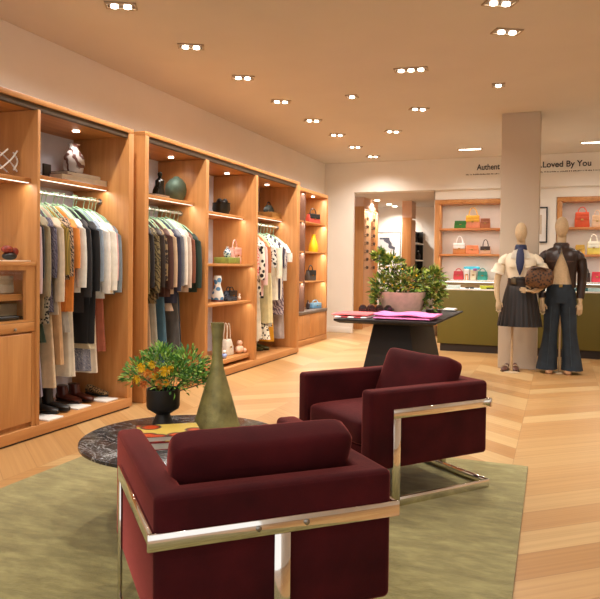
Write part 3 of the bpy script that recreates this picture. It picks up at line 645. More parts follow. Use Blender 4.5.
# ------------------------------------------------------------------ back display: cabinets, shelves, bags
YD = DY-.012
def display(x0, x1, label, right=True):
    t = thing('display_cabinet', label, 'display cabinet', (0, 0, 0), 0, 'lit display cabinets in the back wall')
    z1 = 2.45; obj('back_panel', box(BM(), x0+.01, x1-.01, DY+.33, DY+.36, .2, z1), S('dcd6cc', .7, 0, .02), t)
    obj('frame_top', box(BM(), x0, x1, YD, DY+.33, z1-.075, z1), OAKH, t, bevel=.002)
    obj('frame_side', box(BM(), x0, x0+.085, YD, DY+.33, .2, z1-.075), OAK, t, bevel=.002)
    if right: obj('frame_side', box(BM(), x1-.085, x1, YD, DY+.33, .2, z1-.075), OAK, t, bevel=.002)
    obj('frame_bottom', box(BM(), x0+.085, x1-(.085 if right else 0), YD, DY+.33, .2, .28), OAKH, t)
    for z in (1.945, 1.49): obj('shelf', box(BM(), x0+.085, x1-.085, YD+.03, DY+.33, z-.035, z), wood('c8844c', 'dc9c64', stretch=(.9, 14, 14)), t, bevel=.002)
    obj('shelf', box(BM(), x0+.085, x1-.085, YD+.03, DY+.33, 1.0, 1.03), WHITE, t, bevel=.002)
    for z in (2.372, 1.908, 1.453):
        area('cabinet_glow', ((x0+x1)/2, DY+.05, z-.008), x1-x0-.22, .012, 3.2, (1, .92, .84), parent=t)  # area lights added to brighten the shelves; no strips here
    return t
display(-2.08, -.74, 'oak framed lit display cabinet with handbags left of the column'); display(-.04, 1.9, 'oak framed lit display cabinet with handbags at the right edge')
BY = DY+.16
def bags(spec):
    for (x0, x1, yt, zs, yb, label, col, handle, hc, hh) in spec:
        a = px(x0, 250, 'y', BY).x; b_ = px(x1, 250, 'y', BY).x; h = (yb-yt)/56.5
        bag(label, ((a+b_)/2, BY, zs+.001), b_-a, h, .11, col if not isinstance(col, str) else S(col, .5), handle, S(hc, .5) if hc else None, hh=hh, group='handbags in the back display')
bags([(454, 467, 220, 1.945, 227.5, 'green handbag on the top shelf left of the column', '2e7a30', None, '246a28', 0),
 (465, 480, 215, 1.945, 227.5, 'mustard yellow and pink handbag with a high handle, top shelf', 'd88a6a', 'arch', 'd8a030', .15),
 (480, 490, 218, 1.945, 227.5, 'brown pink small handbag at the right of the top shelf', 'a86a4a', None, '94583c', 0),
 (453, 466, 243, 1.49, 253.5, 'tan handbag with white handles on the second shelf', 'c8844c', 'double', 'e8e4e0', .14),
 (466, 479, 245, 1.49, 253.5, 'salmon orange handbag in the middle of the second shelf', 'e8966a', None, 'e08a5c', 0),
 (480, 491, 246, 1.49, 253.5, 'beige handbag with two thin dark handles on the second shelf', 'd8b49a', 'double', '3a2c24', .13),
 (454, 464, 271, 1.03, 279.5, 'red handbag at the left of the third shelf', 'c8404a', 'arch', 'b83440', .05),
 (465, 470, 269, 1.03, 279.5, 'white and orange narrow bag beside the red handbag', pattern('f0ece4', 'e8a070', 'stripe', 8), None, 'e8e4e0', 0),
 (471, 477, 270, 1.03, 279.5, 'cream narrow bag left of the teal handbag', 'e8dcc0', None, 'd8c8a8', 0),
 (478, 488, 271, 1.03, 279.5, 'teal handbag at the right of the third shelf', '3a9c8e', 'arch', '2c887c', .06),
 (574, 589, 213, 1.945, 227.0, 'orange red flap handbag with handle, top shelf at the right', 'd0542c', 'arch', 'c84c28', .10),
 (591, 602, 216, 1.945, 227.0, 'cream handbag on the top shelf at the right edge', 'e8c8a8', 'double', 'e0b890', .10),
 (587, 600, 241, 1.49, 253.0, 'pale yellow handbag with white handle, second shelf at the right', 'e8dc6c', 'arch', 'f0ecd8', .13),
 (575, 585, 244, 1.49, 253.0, 'mustard pouch left of the pale yellow handbag', 'd8b050', None, 'c8a040', 0),
 (582, 591, 272, 1.03, 280.5, 'dark brown handbag with ring handle on the low right shelf', '4a3028', 'arch', '2a1c18', .09),
 (592, 603, 271, 1.03, 280.5, 'coral pink handbag at the right edge, low shelf', 'e0485c', None, 'd84050', 0)])
# turquoise hat-like bag lying over the two narrow bags
a = px(464, 266, 'y', BY).x; c_ = px(480, 266, 'y', BY).x
t = thing('clutch_bag', 'turquoise clutch lying across the narrow white and cream bags', 'handbag', ((a+c_)/2, BY, 1.03+.186)); obj('bag_body', rings(BM(), [ring(0, 0, z, rx, .055, 18, .6) for z, rx in ((0, .12), (.02, .145), (.045, .14), (.055, .1))]), S('3cb4d0', .5), t); obj('clasp', box(BM(), .03, .09, -.07, -.05, -.02, .02), S('8a4a8c', .4), t, bevel=.006)
# framed picture between the display cabinets
def picture(label, x0, x1, z0, z1, y, art, face=None):
    t = thing('framed_picture', label, 'picture', ((x0+x1)/2, y, z0)); w_ = (x1-x0)/2; h_ = z1-z0
    b = BM(); f = .022; box(b, -w_, w_, -.025, 0, 0, f); box(b, -w_, w_, -.025, 0, h_-f, h_); box(b, -w_, -w_+f, -.025, 0, f, h_-f); box(b, w_-f, w_, -.025, 0, f, h_-f)
    obj('frame', b, face or BLACK, t); obj('mat_board', box(BM(), -w_+f, w_-f, -.012, -.002, f, h_-f), WHITE, t)
    obj('print', box(BM(), -w_*.62, w_*.62, -.0145, -.0125, h_*.24, h_*.78), art, t); obj('glazing', box(BM(), -w_+f, w_-f, -.02, -.017, f, h_-f), glass(), t)
    return t
picture('black framed print on the wall right of the column', -.66, -.185, 1.685, 2.29, DY-.001, S('d4c4ae', .8, 0, .05))
picture('silver framed print with a dark shape on the far room wall', -4.12, -3.42, 1.47, 2.06, 15.399, pattern('4a4850', 'c8c4c0', 'zebra', 1.5, '8c8a90'), S('8c8880', .4))
# lettering on the soffit
def text(name, s, loc, size, label, width=None):
    cu = bpy.data.curves.new(name, 'FONT'); cu.body = s; cu.size = size; cu.extrude = .003; cu.space_character = 1.0; cu.offset = .0022
    o = bpy.data.objects.new(name, cu); C.objects.link(o); o.rotation_euler = (PI/2, 0, 0); o.location = loc; cu.materials.append(BLACK)
    if width:
        bpy.context.view_layer.update(); o.scale.x = width/o.dimensions.x
    bpy.context.view_layer.update(); me = bpy.data.meshes.new_from_object(o.evaluated_get(bpy.context.evaluated_depsgraph_get())); m = bpy.data.objects.new(name, me); C.objects.link(m)
    m.matrix_world = o.matrix_world.copy(); bpy.data.objects.remove(o); bpy.data.curves.remove(cu)
    tag(m, label, 'lettering', None); return m
p0 = px(477, 168.3, 'y', YB); p1 = px(500, 167.4, 'y', YB); text('wall_lettering', 'Authent', (p0.x, YB-.004, p0.z-.03), .14, 'dark letters reading Authent on the soffit left of the column', p1.x-p0.x)
q0 = px(540.5, 164.8+1.6, 'y', YB); q1 = px(591, 163, 'y', YB); text('wall_lettering', '.Loved By You', (q0.x, YB-.004, p0.z-.03), .14, 'dark letters reading Loved By You on the soffit right of the column', q1.x-q0.x)
b = BM(); random.seed(3)
def dashes(b, x0, x1, z):
    x = x0
    while x < x1:
        w_ = random.uniform(.008, .022); box(b, x, min(x+w_, x1), YB-.004, YB+.001, z, z+random.choice((.012, .016, .02))); x += w_+random.choice((.006, .006, .018))
r0 = px(466, 177, 'y', YB); dashes(b, r0.x, p1.x, p0.z-.115)
o = obj('caption_lettering', b, S('6a5a4a', .7)); tag(o, 'small fine line of lettering under the soffit words left of the column', 'lettering')
b = BM(); dashes(b, q0.x, px(600, 170, 'y', YB).x+.3, p0.z-.115); o = obj('caption_lettering', b, S('6a5a4a', .7)); tag(o, 'small fine line of lettering under the soffit words right of the column', 'lettering')

# ------------------------------------------------------------------ green counter
cx0, cx1, cy0, cy1 = -1.68, 4.2, 10.14, 10.75
ct = thing('service_counter', 'long olive green counter with a glass display top behind the mannequins', 'counter', (0, cy0, 0))
obj('counter_body', box(BM(), cx0, cx1, 0, cy1-cy0, .115, .915), OLIVE, ct, bevel=.003)
obj('toe_kick', box(BM(), cx0+.04, cx1, .03, cy1-cy0, 0, .115), S('2c211a', .6), ct)
obj('white_deck', box(BM(), cx0, cx1, 0, cy1-cy0, .915, .935), WHITE, ct, bevel=.002)
b = BM(); box(b, cx0+.01, cx1-.01, .01, .016, .936, 1.035); box(b, cx0+.01, cx1-.01, .01, cy1-cy0-.01, 1.036, 1.044); box(b, cx0+.01, cx0+.016, .02, cy1-cy0-.02, .936, 1.035)
obj('glass_top', b, glass(tint=(.93, .97, .96, 1)), ct)
area('case_glow', (1.2, .32, 1.03), 5.4, .03, 16, (1, .95, .88), parent=ct)
obj('light_strip', box(BM(), cx0+.02, cx1-.02, cy1-cy0-.03, cy1-cy0-.02, 1.02, 1.03), emit('fff4e6', 3), ct)
def oncounter(x, z=.936, y=cy0+.22): return (px(x, 287, 'y', y).x, y, z)
random.seed(5)
for (x, w_, col, lab, kind) in ((450, .30, 'f2f0f0', 'white folded wallet in the counter case, leftmost', 'w'), (443, .12, '1c2a30', 'dark sunglasses in the counter case next to the plant', 's'), (470.5, .26, '2c3a50', 'dark blue sunglasses in the middle of the counter case', 's'),
    (482.5, .05, '6a4a30', 'small brown ring box in the counter case', 'w'), (489, .26, 'e8e04a', 'bright yellow wallet in the counter case beside the column', 'w'), (492, .2, '3a3a20', 'dark green sunglasses before the yellow wallet', 's'), (583, .22, '3a6a6e', 'teal wallet in the counter case right of the mannequins', 'w'), (597, .25, 'cfe0e4', 'pale blue wallet at the right edge of the counter case', 'w')):
    l = oncounter(x)
    if kind == 'w':
        t = thing('wallet', lab, 'wallet', l, .1, 'small goods in the counter case'); obj('wallet_body', box(BM(), -w_/2, w_/2, -.06, .06, 0, .045), S(col, .5), t, bevel=.01, seg=3); obj('flap', box(BM(), -w_/2+.004, w_/2-.004, -.062, -.02, .02, .048), S(col, .5), t, bevel=.006)
    else:
        t = thing('sunglasses', lab, 'sunglasses', (l[0], l[1]-.12, l[2]), .1, 'small goods in the counter case'); 
        for s in (-1, 1): obj('lens', lathe(BM(), [(.001, 0), (.03, .001), (.032, .006), (.001, .007)], s*.036, 0, .001, 14), S(col, .1), t); obj('temple', tube(BM(), [(s*.066, 0, .014), (s*.06, .06, .014), (s*.05, .1, .008)], .004, 6), S(col, .3), t)
        obj('bridge', box(BM(), -.066, .066, -.006, .002, .008, .02), S(col, .3), t, bevel=.002)

# ------------------------------------------------------------------ eyewear cabinet and shelving in the inner room
XE = -3.62
t = thing('eyewear_cabinet', 'tall oak cabinet with rows of glasses seen through the opening', 'cabinet', (0, 0, 0))
obj('side_panel', box(BM(), -4.1, XE, 12.9, 12.96, 0, 2.44), OAK, t, bevel=.003); obj('side_panel', box(BM(), -4.1, XE, 14.0, 14.05, 0, 2.44), OAK, t, bevel=.003)
obj('back_panel', box(BM(), -4.1, XE-.05, 12.96, 14.0, 0, 2.40), wood('d8a070', 'e8b888'), t); obj('header', box(BM(), -4.1, XE, 12.96, 14.0, 2.40, 2.44), OAKH, t)  # paler oak puts the panel's illuminated look into its colour
obj('light_strip', box(BM(), XE-.02, XE-.01, 12.97, 13.99, 2.392, 2.398), LED, t); area('cabinet_glow', (XE-.012, 13.5, 2.385), .02, 1.0, 4, parent=t)
struct('trim_2', box(BM(), -4.1, XE-.01, 12.9, 14.05, 2.44, OZ), solid('d8b49c', .9, 0, .02))
BLK = S('201a18', .3)
def glasses_proto():
    t = thing('glasses', 'dark framed glasses on a row of the eyewear cabinet', 'glasses', (0, 0, 0), 0, 'glasses on the eyewear cabinet')
    for s in (-1, 1): obj('rim', tube(BM(), [(0, s*.04+.033*math.cos(a), .025*math.sin(a)) for a in [2*PI*k/12 for k in range(12)]], .007, 6, closed=True), BLK, t); obj('temple', tube(BM(), [(0, s*.072, 0), (-.04, s*.072, 0)], .004, 5), BLK, t)
    obj('peg', box(BM(), -.05, -.004, -.08, .08, -.034, -.028), S('5a4030', .4), t)
    return t
gp = glasses_proto(); first = True
rn = ['topmost', 'second', 'third', 'fourth', 'fifth', 'sixth', 'lowest']
for i in range(7):
    for j, y in enumerate((13.2, 13.72)):
        loc = (XE+.002, y, 2.22-i*.165); lab = 'dark framed glasses, %s of the eyewear rows, %s side' % (rn[i], ('near', 'far')[j])
        if first: gp.location = loc; gp['label'] = lab; first = False
        else: dup(gp, loc, 0, lab)
t = thing('shelving_unit', 'oak sided shelving with black niches beyond the opening', 'shelving', (0, 0, 0))
obj('side_panel', box(BM(), -3.07, -2.873, 13.9, 13.95, 0, 2.28), OAK, t, bevel=.003)
obj('upright', box(BM(), -3.07, -2.873, 13.95, 14.35, 0, 2.24), wood('d8a070', 'e8b888'), t)  # paler copy of the oak: light on the front is in the colour
obj('back_panel', box(BM(), -3.07, -3.02, 14.35, 15.38, 0, 2.05), BLACK, t); obj('back_panel', box(BM(), -3.02, -2.9, 15.33, 15.38, 0, 2.05), BLACK, t)
for z in (1.75, 1.38, 1.02, .65): obj('shelf', box(BM(), -3.02, -2.875, 14.35, 15.33, z, z+.03), WHITE, t)
for i, (y, z, lab) in enumerate(((14.6, 1.78, 'dark vase with pale neck on the top niche of the far shelving'), (15.0, 1.41, 'dark vase with pale neck on the middle niche of the far shelving'), (14.65, 1.05, 'dark vase with pale neck on the low niche of the far shelving'))):
    v = thing('vase', lab, 'vase', (-2.94, y, z)); obj('vessel', lathe(BM(), vprof(.055, .2, 'bottle'), n=14), S('2e2624', .4), v); obj('collar', lathe(BM(), [(.02, .19), (.024, .2), (.01, .205)], n=12), WHITE, v)
struct('trim_3', box(BM(), -3.07, -2.873, 13.9, 14.35, 2.28, OZ), solid('d8b49c', .9, 0, .02))

# ------------------------------------------------------------------ armchairs
def U(w, d0, d1, th):   # U outline in plan: back at y = d0, arms forward to d1
    return [(-w, d1), (-w, d0), (w, d0), (w, d1), (w-th, d1), (w-th, d0+th), (-w+th, d0+th), (-w+th, d1)]
def cushion(w, d, h, e=.28, crown=.3, dent=0):
    """soft rounded box: superellipsoid with crowned faces"""
    b = BM(); R = []; N, M_ = 18, 44
    pw = lambda v, k: math.copysign(abs(v)**k, v)
    for i in range(1, N):
        la = -PI/2+PI*i/N; c = pw(math.cos(la), e); z0 = pw(math.sin(la), e); row = []
        for j in range(M_):
            lo = 2*PI*j/M_; u = c*pw(math.cos(lo), e*.8); v = c*pw(math.sin(lo), e*.8)
            k = max(0, 1-u*u)*max(0, 1-v*v)
            z = z0*h/2*(1-crown+crown*k**.5)+dent*math.sin(u*5+1)*(1-abs(z0))
            row.append((u*w/2*(1-.02*(1-v*v)), v*d/2*(1-.045*(1-u*u)), z))
        R.append(row)
    return rings(b, R)
def flat_bar(b, p, q, hgt, th):
    """upright flat bar from p to q (plan), hgt tall"""
    p = Vector(p); q = Vector(q); t = (q-p).normalized(); n_ = Vector((-t.y, t.x, 0))*th/2
    lo = [p+n_, q+n_, q-n_, p-n_]; return rings(b, [[v for v in lo], [v+Vector((0, 0, hgt)) for v in lo]])
def armchair(label, loc, rz, W=.757, DL=.684, DS=.82):
    """local origin: middle of the back on the floor; the seat faces +y"""
    t = thing('armchair', label, 'armchair', loc, rz, 'burgundy velvet armchairs')
    w = W/2-.008; y0 = .010; y1 = DS; th = .095
    o = obj('shell', prism(BM(), U(w, y0, y1, th), .195, .603), VELVET, t, bevel=.022, seg=5)
    b = BM(); zz = .588
    seam = [(-w+.004, y1-.02, zz), (-w+.004, y0+.02, zz), (-w+.02, y0+.004, zz), (w-.02, y0+.004, zz), (w-.004, y0+.02, zz), (w-.004, y1-.02, zz)]
    tube(b, seam, .0035, 6); obj('piping', b, VELVET, o)
    obj('seat_base', box(BM(), -w+th-.002, w-th+.002, y0+th-.01, y1-.03, .20, .30), VELVET, t, bevel=.012)
    obj('seat_cushion', cushion(2*(w-th)+.0, y1-y0-th, .18, .22, .3), VELVET, t, loc=(0, (y0+th+y1)/2, .365))
    obj('back_pillow', cushion(.60, .38, .18, .26, .45), VELVET, t, loc=(.0, y0+th+.125, .545), rot=(math.radians(112), 0, 0))
    b = BM(); bh, bt, z0 = .048, .012, .457; X = W/2-.002; Yb = .004; Yf = DL
    for (p, q) in (((-X-.014, Yb, z0), (X+.014, Yb, z0)), ((-X, Yb, z0), (-X, Yf, z0)), ((X, Yb, z0), (X, Yf, z0))): flat_bar(b, p, q, bh, bt)
    obj('chrome_band', b, CHROME, t, bevel=.0012, seg=1)
    for s in (-1, 1):
        b = BM(); flat_bar(b, (s*X, Yf-.046, 0.0), (s*X, Yf, 0.0), z0, bt); obj('leg', b, CHROME, t, bevel=.0012, seg=1)
        b = BM(); flat_bar(b, (s*X, Yb, 0), (s*X, Yf-.046, 0), bh, bt); obj('floor_bar', b, CHROME, t, bevel=.0012, seg=1)
    b = BM(); flat_bar(b, (-X, Yb, 0), (X, Yb, 0), bh, bt); obj('floor_bar', b, CHROME, t, bevel=.0012, seg=1)
    b = BM(); flat_bar(b, (-.025, Yb, bh), (.025, Yb, bh), z0-bh, bt); obj('back_post', b, CHROME, t, bevel=.0012, seg=1)
    for s in (-.075, .075):
        obj('bolt', lathe(BM(), [(.009, 0), (.009, .004), (.004, .006)], n=14), STEEL, t, loc=(s, Yb-bt/2, z0+bh/2), rot=(PI/2, 0, 0))
    return t
ZR = .013
armchair('burgundy velvet armchair with chrome bar, seen from behind in the foreground', (-.736, 1.800, ZR), math.radians(43.3))
armchair('burgundy velvet armchair facing the marble table, farther from the camera', (-.638, 4.146, ZR), math.radians(141.0))

# ------------------------------------------------------------------ marble table and what is on it
tx, ty, tz = -1.70, 2.87, .40
t = thing('coffee_table', 'round black marble coffee table between the armchairs', 'table', (tx, ty, ZR))
obj('table_top', lathe(BM(), [(.49, tz-.022-ZR), (.5, tz-.018-ZR), (.5, tz-.004-ZR), (.494, tz-ZR)], n=72), MARBLE, t)
obj('pedestal', lathe(BM(), [(.16, 0), (.16, .01), (.10, .06), (.09, .2), (.12, tz-.03-ZR), (.14, tz-.022-ZR)], n=40), BLACK, t)
p = px(163, 424, 'z', tz)
t = thing('footed_vase', 'matte black footed vase holding the flowers', 'vase', (p.x, p.y, tz))
obj('vessel', lathe(BM(), [(.056, 0), (.057, .006), (.040, .045), (.036, .055), (.05, .065), (.082, .085), (.088, .10), (.088, .19), (.082, .19), (.08, .11), (.03, .08)], n=40), S('17130f', .5, 0, .15, 30), t, sharp=30)
def leaf(b, p, d, L, w, cup=.25, n=3):
    d = d.normalized(); s = d.cross(Vector((0, 0, 1)));
    if s.length < .1: s = Vector((1, 0, 0))
    s.normalize(); up = s.cross(d)
    tw = random.uniform(-1.2, 1.2); s2 = s*math.cos(tw)+up*math.sin(tw); up = s2.cross(d)
    P_ = [p, p+d*L*.35+s2*w*.5+up*cup*w, p+d*L*.35-s2*w*.5+up*cup*w, p+d*L*.7+s2*w*.38-up*L*.05+up*cup*w*.6, p+d*L*.7-s2*w*.38-up*L*.05+up*cup*w*.6, p+d*L-up*L*.15, p+d*L*.35, p+d*L*.7-up*L*.05]
    V = [b.verts.new(q) for q in P_]
    for f in ((0, 1, 6), (0, 6, 2), (1, 3, 7, 6), (6, 7, 4, 2), (3, 5, 7), (7, 5, 4)): b.faces.new([V[i] for i in f])
def rnd_dir(zmin=-.2):
    while True:
        v = Vector((random.uniform(-1, 1), random.uniform(-1, 1), random.uniform(zmin, 1)))
        if .1 < v.length < 1: return v.normalized()
GRN = [solid(h, .55, 0, .35, 30) for h in ('5c8f36', '7db046', '477d3a', 'a2c25a')]
random.seed(11)
fp = Vector((p.x, p.y, tz+.192))
t = thing('flower_arrangement', 'yellow and orange flowers with green foliage in the black footed vase', 'flowers', fp)
lobes = [((.0, 0, .09), .13), ((-.10, -.04, .06), .10), ((.12, .05, .10), .11), ((.08, -.02, .05), .10), ((-.03, .02, .14), .09), ((.15, .06, .04), .07)]
for gi in range(4):
    b = BM()
    for i in range(400):
        c, r = random.choice(lobes); d = rnd_dir(-.25); q = Vector(c)+d*r*random.uniform(.5, 1.05)
        leaf(b, q, d+Vector((0, 0, .25)), random.uniform(.020, .042), random.uniform(.008, .015))
    obj('foliage', b, GRN[gi], t, sharp=180)
b = BM()
for i in range(26):
    c, r = random.choice(lobes); d = rnd_dir(0); tube(b, spline([(random.uniform(-.02, .02), random.uniform(-.02, .02), -.09), (c[0]*.4, c[1]*.4, .0), Vector(c)+d*r*.8], 3), .0022, 5)
obj('stem', b, GRN[2], t)
FC = [S('eec41e', .6, 0, .15, 40), S('dc9030', .6, 0, .2, 40), S('eab42a', .6, 0, .15, 40), S('c06a28', .6, 0, .2, 40)]
# flower heads face the room, spread over the front of the bunch
right = Vector((.93, .36, 0)); back = Vector((-.36, .93, 0))
for (a_, z_, c, r) in ((-.085, .13, 0, .024), (-.11, .07, 0, .022), (-.05, .10, 1, .024), (-.02, .085, 2, .022), (.035, .115, 0, .026), (.06, .12, 0, .02), (-.07, .045, 3, .02), (.0, .05, 1, .018), (.04, .05, 2, .018), (-.03, .145, 0, .02), (.005, .03, 1, .016), (-.01, .115, 3, .017)):
    q = right*a_-back*(.125+random.uniform(-.02, .02))+Vector((0, 0, z_)); b = BM()
    ball(b, q, r*.45, None, None, 8)
    for k in range(14):
        an = 2*PI*k/14; d = right*math.cos(an)+Vector((0, 0, math.sin(an)))-back*random.uniform(.3, .9); leaf(b, q+d*r*.2, d, r*1.1, r*.6)
    obj('flower_head', b, FC[c], t, sharp=180)
# bronze flared vase
p = px(213, 427, 'z', tz)
o = obj('tall_vase', lathe(BM(), [(.122, 0), (.126, .004), (.117, .03), (.104, .075), (.087, .135), (.071, .19), (.054, .245), (.039, .295), (.030, .345), (.026, .40), (.028, .46), (.036, .545), (.031, .545), (.024, .5), (.02, .4)], n=44, sy=.92), BRONZE, loc=(p.x+.005, p.y+.03, tz)); tag(o, 'tall flared olive bronze vase on the marble table', 'vase')
# books
pb = px(158, 441, 'z', tz); 
book('thick red spined book under the colourful book on the marble table', (pb.x+.06, pb.y-.01, tz), .30, .24, .034, S('8e1a20', .5), .62, 'books on the marble table')
book('book with orange, yellow and black cover on top of the red book', (pb.x+.06, pb.y+.0, tz+.0345), .29, .23, .026, pattern('d8501c', 'e6c860', 'dots', 9, '2a2a2c', rough=.3), .66, 'books on the marble table')

# ------------------------------------------------------------------ dark display table
t = thing('display_table', 'square dark wood table on a tapered pedestal behind the armchairs', 'table', (-1.505, 7.0, 0))
b = BM(); hx, hy = .485, .92
rings(b, [[(-hx*k, -hy*k2, z), (hx*k, -hy*k2, z), (hx*k, hy*k2, z), (-hx*k, hy*k2, z)] for k, k2, z in ((.9, .95, .708), (.985, .99, .728), (1, 1, .732), (1, 1, .75))]); obj('table_top', b, DARKWOOD, t)
b = BM(); rings(b, [[(-x, -y, z), (x, -y, z), (x, y, z), (-x, y, z)] for x, y, z in ((.30, .74, 0), (.175, .59, .708))]); obj('pedestal', b, DARKWOOD, t, bevel=.004)
# pot and plant
TZ = .75; pp = px(401, 308, 'z', TZ); pp = Vector((-1.50, 7.05, TZ))
s_ = (px(425, 300, 'y', 7.05).x-px(378, 300, 'y', 7.05).x)/2; pp.x = (px(425, 300, 'y', 7.05).x+px(378, 300, 'y', 7.05).x)/2
t = thing('planter', 'wide pale terracotta pink pot on the dark table', 'pot', pp)
obj('vessel', lathe(BM(), [(s_*.72, 0), (s_*.8, .01), (s_*.9, .09), (s_*1.0, .2), (s_*1.02, .235), (s_*.95, .235), (s_*.9, .13), (.03, .08)], n=40), S('d2b09e', .8, 0, .15, 12), t)
random.seed(21)
t = thing('leafy_plant', 'large leafy green plant with small yellow blooms in the pink pot', 'plant', (pp.x+.02, pp.y, TZ+.115))
lob = [((-.08, 0, .26), .17), ((.08, 0, .22), .17), ((.26, .0, .16), .15), ((-.22, 0, .17), .11), ((-.13, 0, .42), .09), ((-.26, .0, .48), .05), ((.33, 0, .28), .09), ((.30, -.05, .02), .10), ((-.24, -.03, .05), .07), ((0, 0, .14), .15), ((.36, -.02, .12), .07)]
G2 = [solid(h, .55, 0, .35, 30) for h in ('5c8030', '8aa63c', '46692a', 'b4bc54', '8c8a3a')]
for gi in range(5):
    b = BM()
    for i in range(330):
        c, r = random.choice(lob); d = rnd_dir(-.5); q = Vector(c); q = Vector((q.x*.93, q.x*.36+q.y, q.z))+d*r*random.uniform(.4, 1.08)
        leaf(b, q, d+Vector((0, 0, .3)), random.uniform(.045, .095), random.uniform(.018, .034))
    obj('foliage', b, G2[gi], t, sharp=180)
b = BM()
for i in range(30):
    c, r = random.choice(lob); d = rnd_dir(0); e = Vector((c[0]*.93, c[0]*.36+c[1], c[2]))+d*r*.9; tube(b, spline([(c[0]*.15, 0, .02), (c[0]*.5, c[1], c[2]*.5+.06), e], 3), .004, 5)
obj('stem', b, S('4a4a24', .7), t)
for i in range(12):
    c, r = random.choice(lob[:5]); q = Vector(c); q = Vector((q.x*.93, q.x*.36, q.z))+Vector((random.uniform(-1, 1)*.7, -.85, random.uniform(-.6, .8)))*r
    obj('bloom', ball(BM(), q, random.uniform(.008, .012), None, None, 6), FC[0], t)
# scarves
def folded(name, label, x0, x1, y0, y1, z, layers, th, mat, jit=.01, cat='scarf', rz=0):
    b = BM(); cx, cy = (x0+x1)/2, (y0+y1)/2
    for k in range(layers):
        w2 = (x1-x0)/2*(1-.04*k)+random.uniform(-jit, jit); d2 = (y1-y0)/2*(1-.05*k); R = []; N = 14
        dx = random.uniform(-jit, jit)*1.5
        for i in range(N+1):
            f = -1+2*i/N; wob = .25*th*math.sin(f*5+k); e = th*.5*(1 if abs(f) < .93 else .6)
            R.append([(f*w2+dx, d2*c_, k*th+th*.5+e*s2+wob*(k > 0)) for c_, s2 in ((-1.0, -.5), (-1.03, 0), (-1.0, .6), (-.5, 1), (.5, 1), (1, .6), (1.03, 0), (1, -.5), (.5, -1), (-.5, -1))])
        rings(b, R)
    o = obj(name, b, mat, loc=(cx, cy, z), sharp=60, rz=rz); return tag(o, label, cat)
random.seed(4)
p1_ = px(338, 317, 'z', TZ+.03); x_l = px(340, 318, 'y', 6.35).x; x_r = px(373, 318, 'y', 6.35).x
folded('folded_scarf', 'white and red edged scarf folded under the coral scarf', x_l, x_r, 6.16, 6.5, TZ+.001, 1, .018, pattern('ece4e0', 'a82c34', 'stripe', 2.4))
folded('folded_scarf', 'coral red folded scarf on the left of the dark table', x_l-.03, x_r+.0, 6.2, 6.62, TZ+.021, 1, .024, F('e0686a'))
x_l = px(377, 318, 'y', 6.35).x; x_r = px(438, 318, 'y', 6.35).x
folded('folded_scarf', 'bright pink folded scarf on the dark table before the pot', x_l, x_r-.02, 6.15, 6.6, TZ+.001, 2, .03, F('ec82c0'), .02)
def tabglass(label, x, y, rz):
    t = thing('sunglasses', label, 'sunglasses', (x, y, TZ+.001), rz, 'sunglasses on the dark table'); t.scale = (1.2, 1.2, 1.6)
    for s in (-1, 1):
        obj('lens', rings(BM(), [[(s*.037+.031*math.cos(a), k, .034+.028*math.sin(a)) for a in [2*PI*j/14 for j in range(14)]] for k in (-.003, .003)]), S('2a1c14', .1), t)
        obj('rim', tube(BM(), [(s*.037+.034*math.cos(a), 0, .034+.030*math.sin(a)) for a in [2*PI*j/14 for j in range(14)]], .005, 6, closed=True), S('3c2418', .3), t)
        obj('temple', tube(BM(), [(s*.072, 0, .045), (s*.07, .08, .04), (s*.066, .13, .006)], .0035, 6), S('3c2418', .3), t)
    return t
for (x, lab) in ((364, 'brown sunglasses at the left of the dark table'), (371, 'brown sunglasses in the middle of three pairs on the dark table'), (379, 'brown sunglasses nearest the pink pot')):
    q = px(x+5, 311, 'y', 6.72); tabglass(lab, q.x, 6.68+.03*(x-371)/7, .1)
q = px(452, 309.5, 'z', TZ+.01); o = folded('folded_cloth', 'small crumpled white cloth at the right corner of the dark table', -.06, .06, -.12, .12, TZ+.001, 1, .03, WHITE, cat='cloth'); o.location = (min(q.x, -1.10), q.y-.1, TZ+.001)
q = px(434, 309, 'y', 7.3); o = obj('jewellery_box', box(BM(), -.08, .08, -.06, .06, 0, .045), S('5a4638', .4), loc=(q.x, 7.3, TZ+.0005), bevel=.006); tag(o, 'small brown box beside the pink pot under the leaves', 'box')

# ------------------------------------------------------------------ mannequins
def head(b, c, rx=.072, ry=.092, rz=.122):
    R = []
    for i in range(1, 16):
        a = PI*i/16; z = -math.cos(a); s = math.sin(a); k = 1-.20*max(0, -z)*1.1
        R.append(ring(c[0], c[1]-.012*(z < 0)*(-z), c[2]+rz*z, rx*s*k, ry*s*k, 20))
    return rings(b, R)
def handm(parent, wrist, direction, mat, curl=.35, flip=1, thumb_side=1, s=1.0):
    """palm and five fingers hanging along direction from the wrist"""
    d = Vector(direction).normalized(); side = d.cross(Vector((0, 1, 0))).normalized()*flip; nrm = d.cross(side)
    w = Vector(wrist); b = BM()
    tube(b, [w-d*.01, w+d*.03*s, w+d*.075*s, w+d*.085*s], [.022*s, .030*s, .034*s, .028*s], 10, .5)
    for k in range(4):
        L = (.062, .072, .068, .052)[k]*s; o_ = w+d*.078*s+side*(.024-.016*k)*s
        tube(b, [o_, o_+d*L*.45+nrm*L*.05, o_+d*L*.75+nrm*L*curl*.4, o_+d*L*.95+nrm*L*curl], [.0085*s, .008*s, .0075*s, .005*s], 7)
    o_ = w+d*.025*s+side*.026*s; tube(b, [o_, o_+d*.03*s+side*.022*s, o_+d*.058*s+side*.026*s+nrm*.012], [.011*s, .0095*s, .006*s], 7)
    return obj('hand', b, mat, parent, sharp=70)
def yy(y, x=520, Y=8.4): return px(x, y, 'y', Y).z
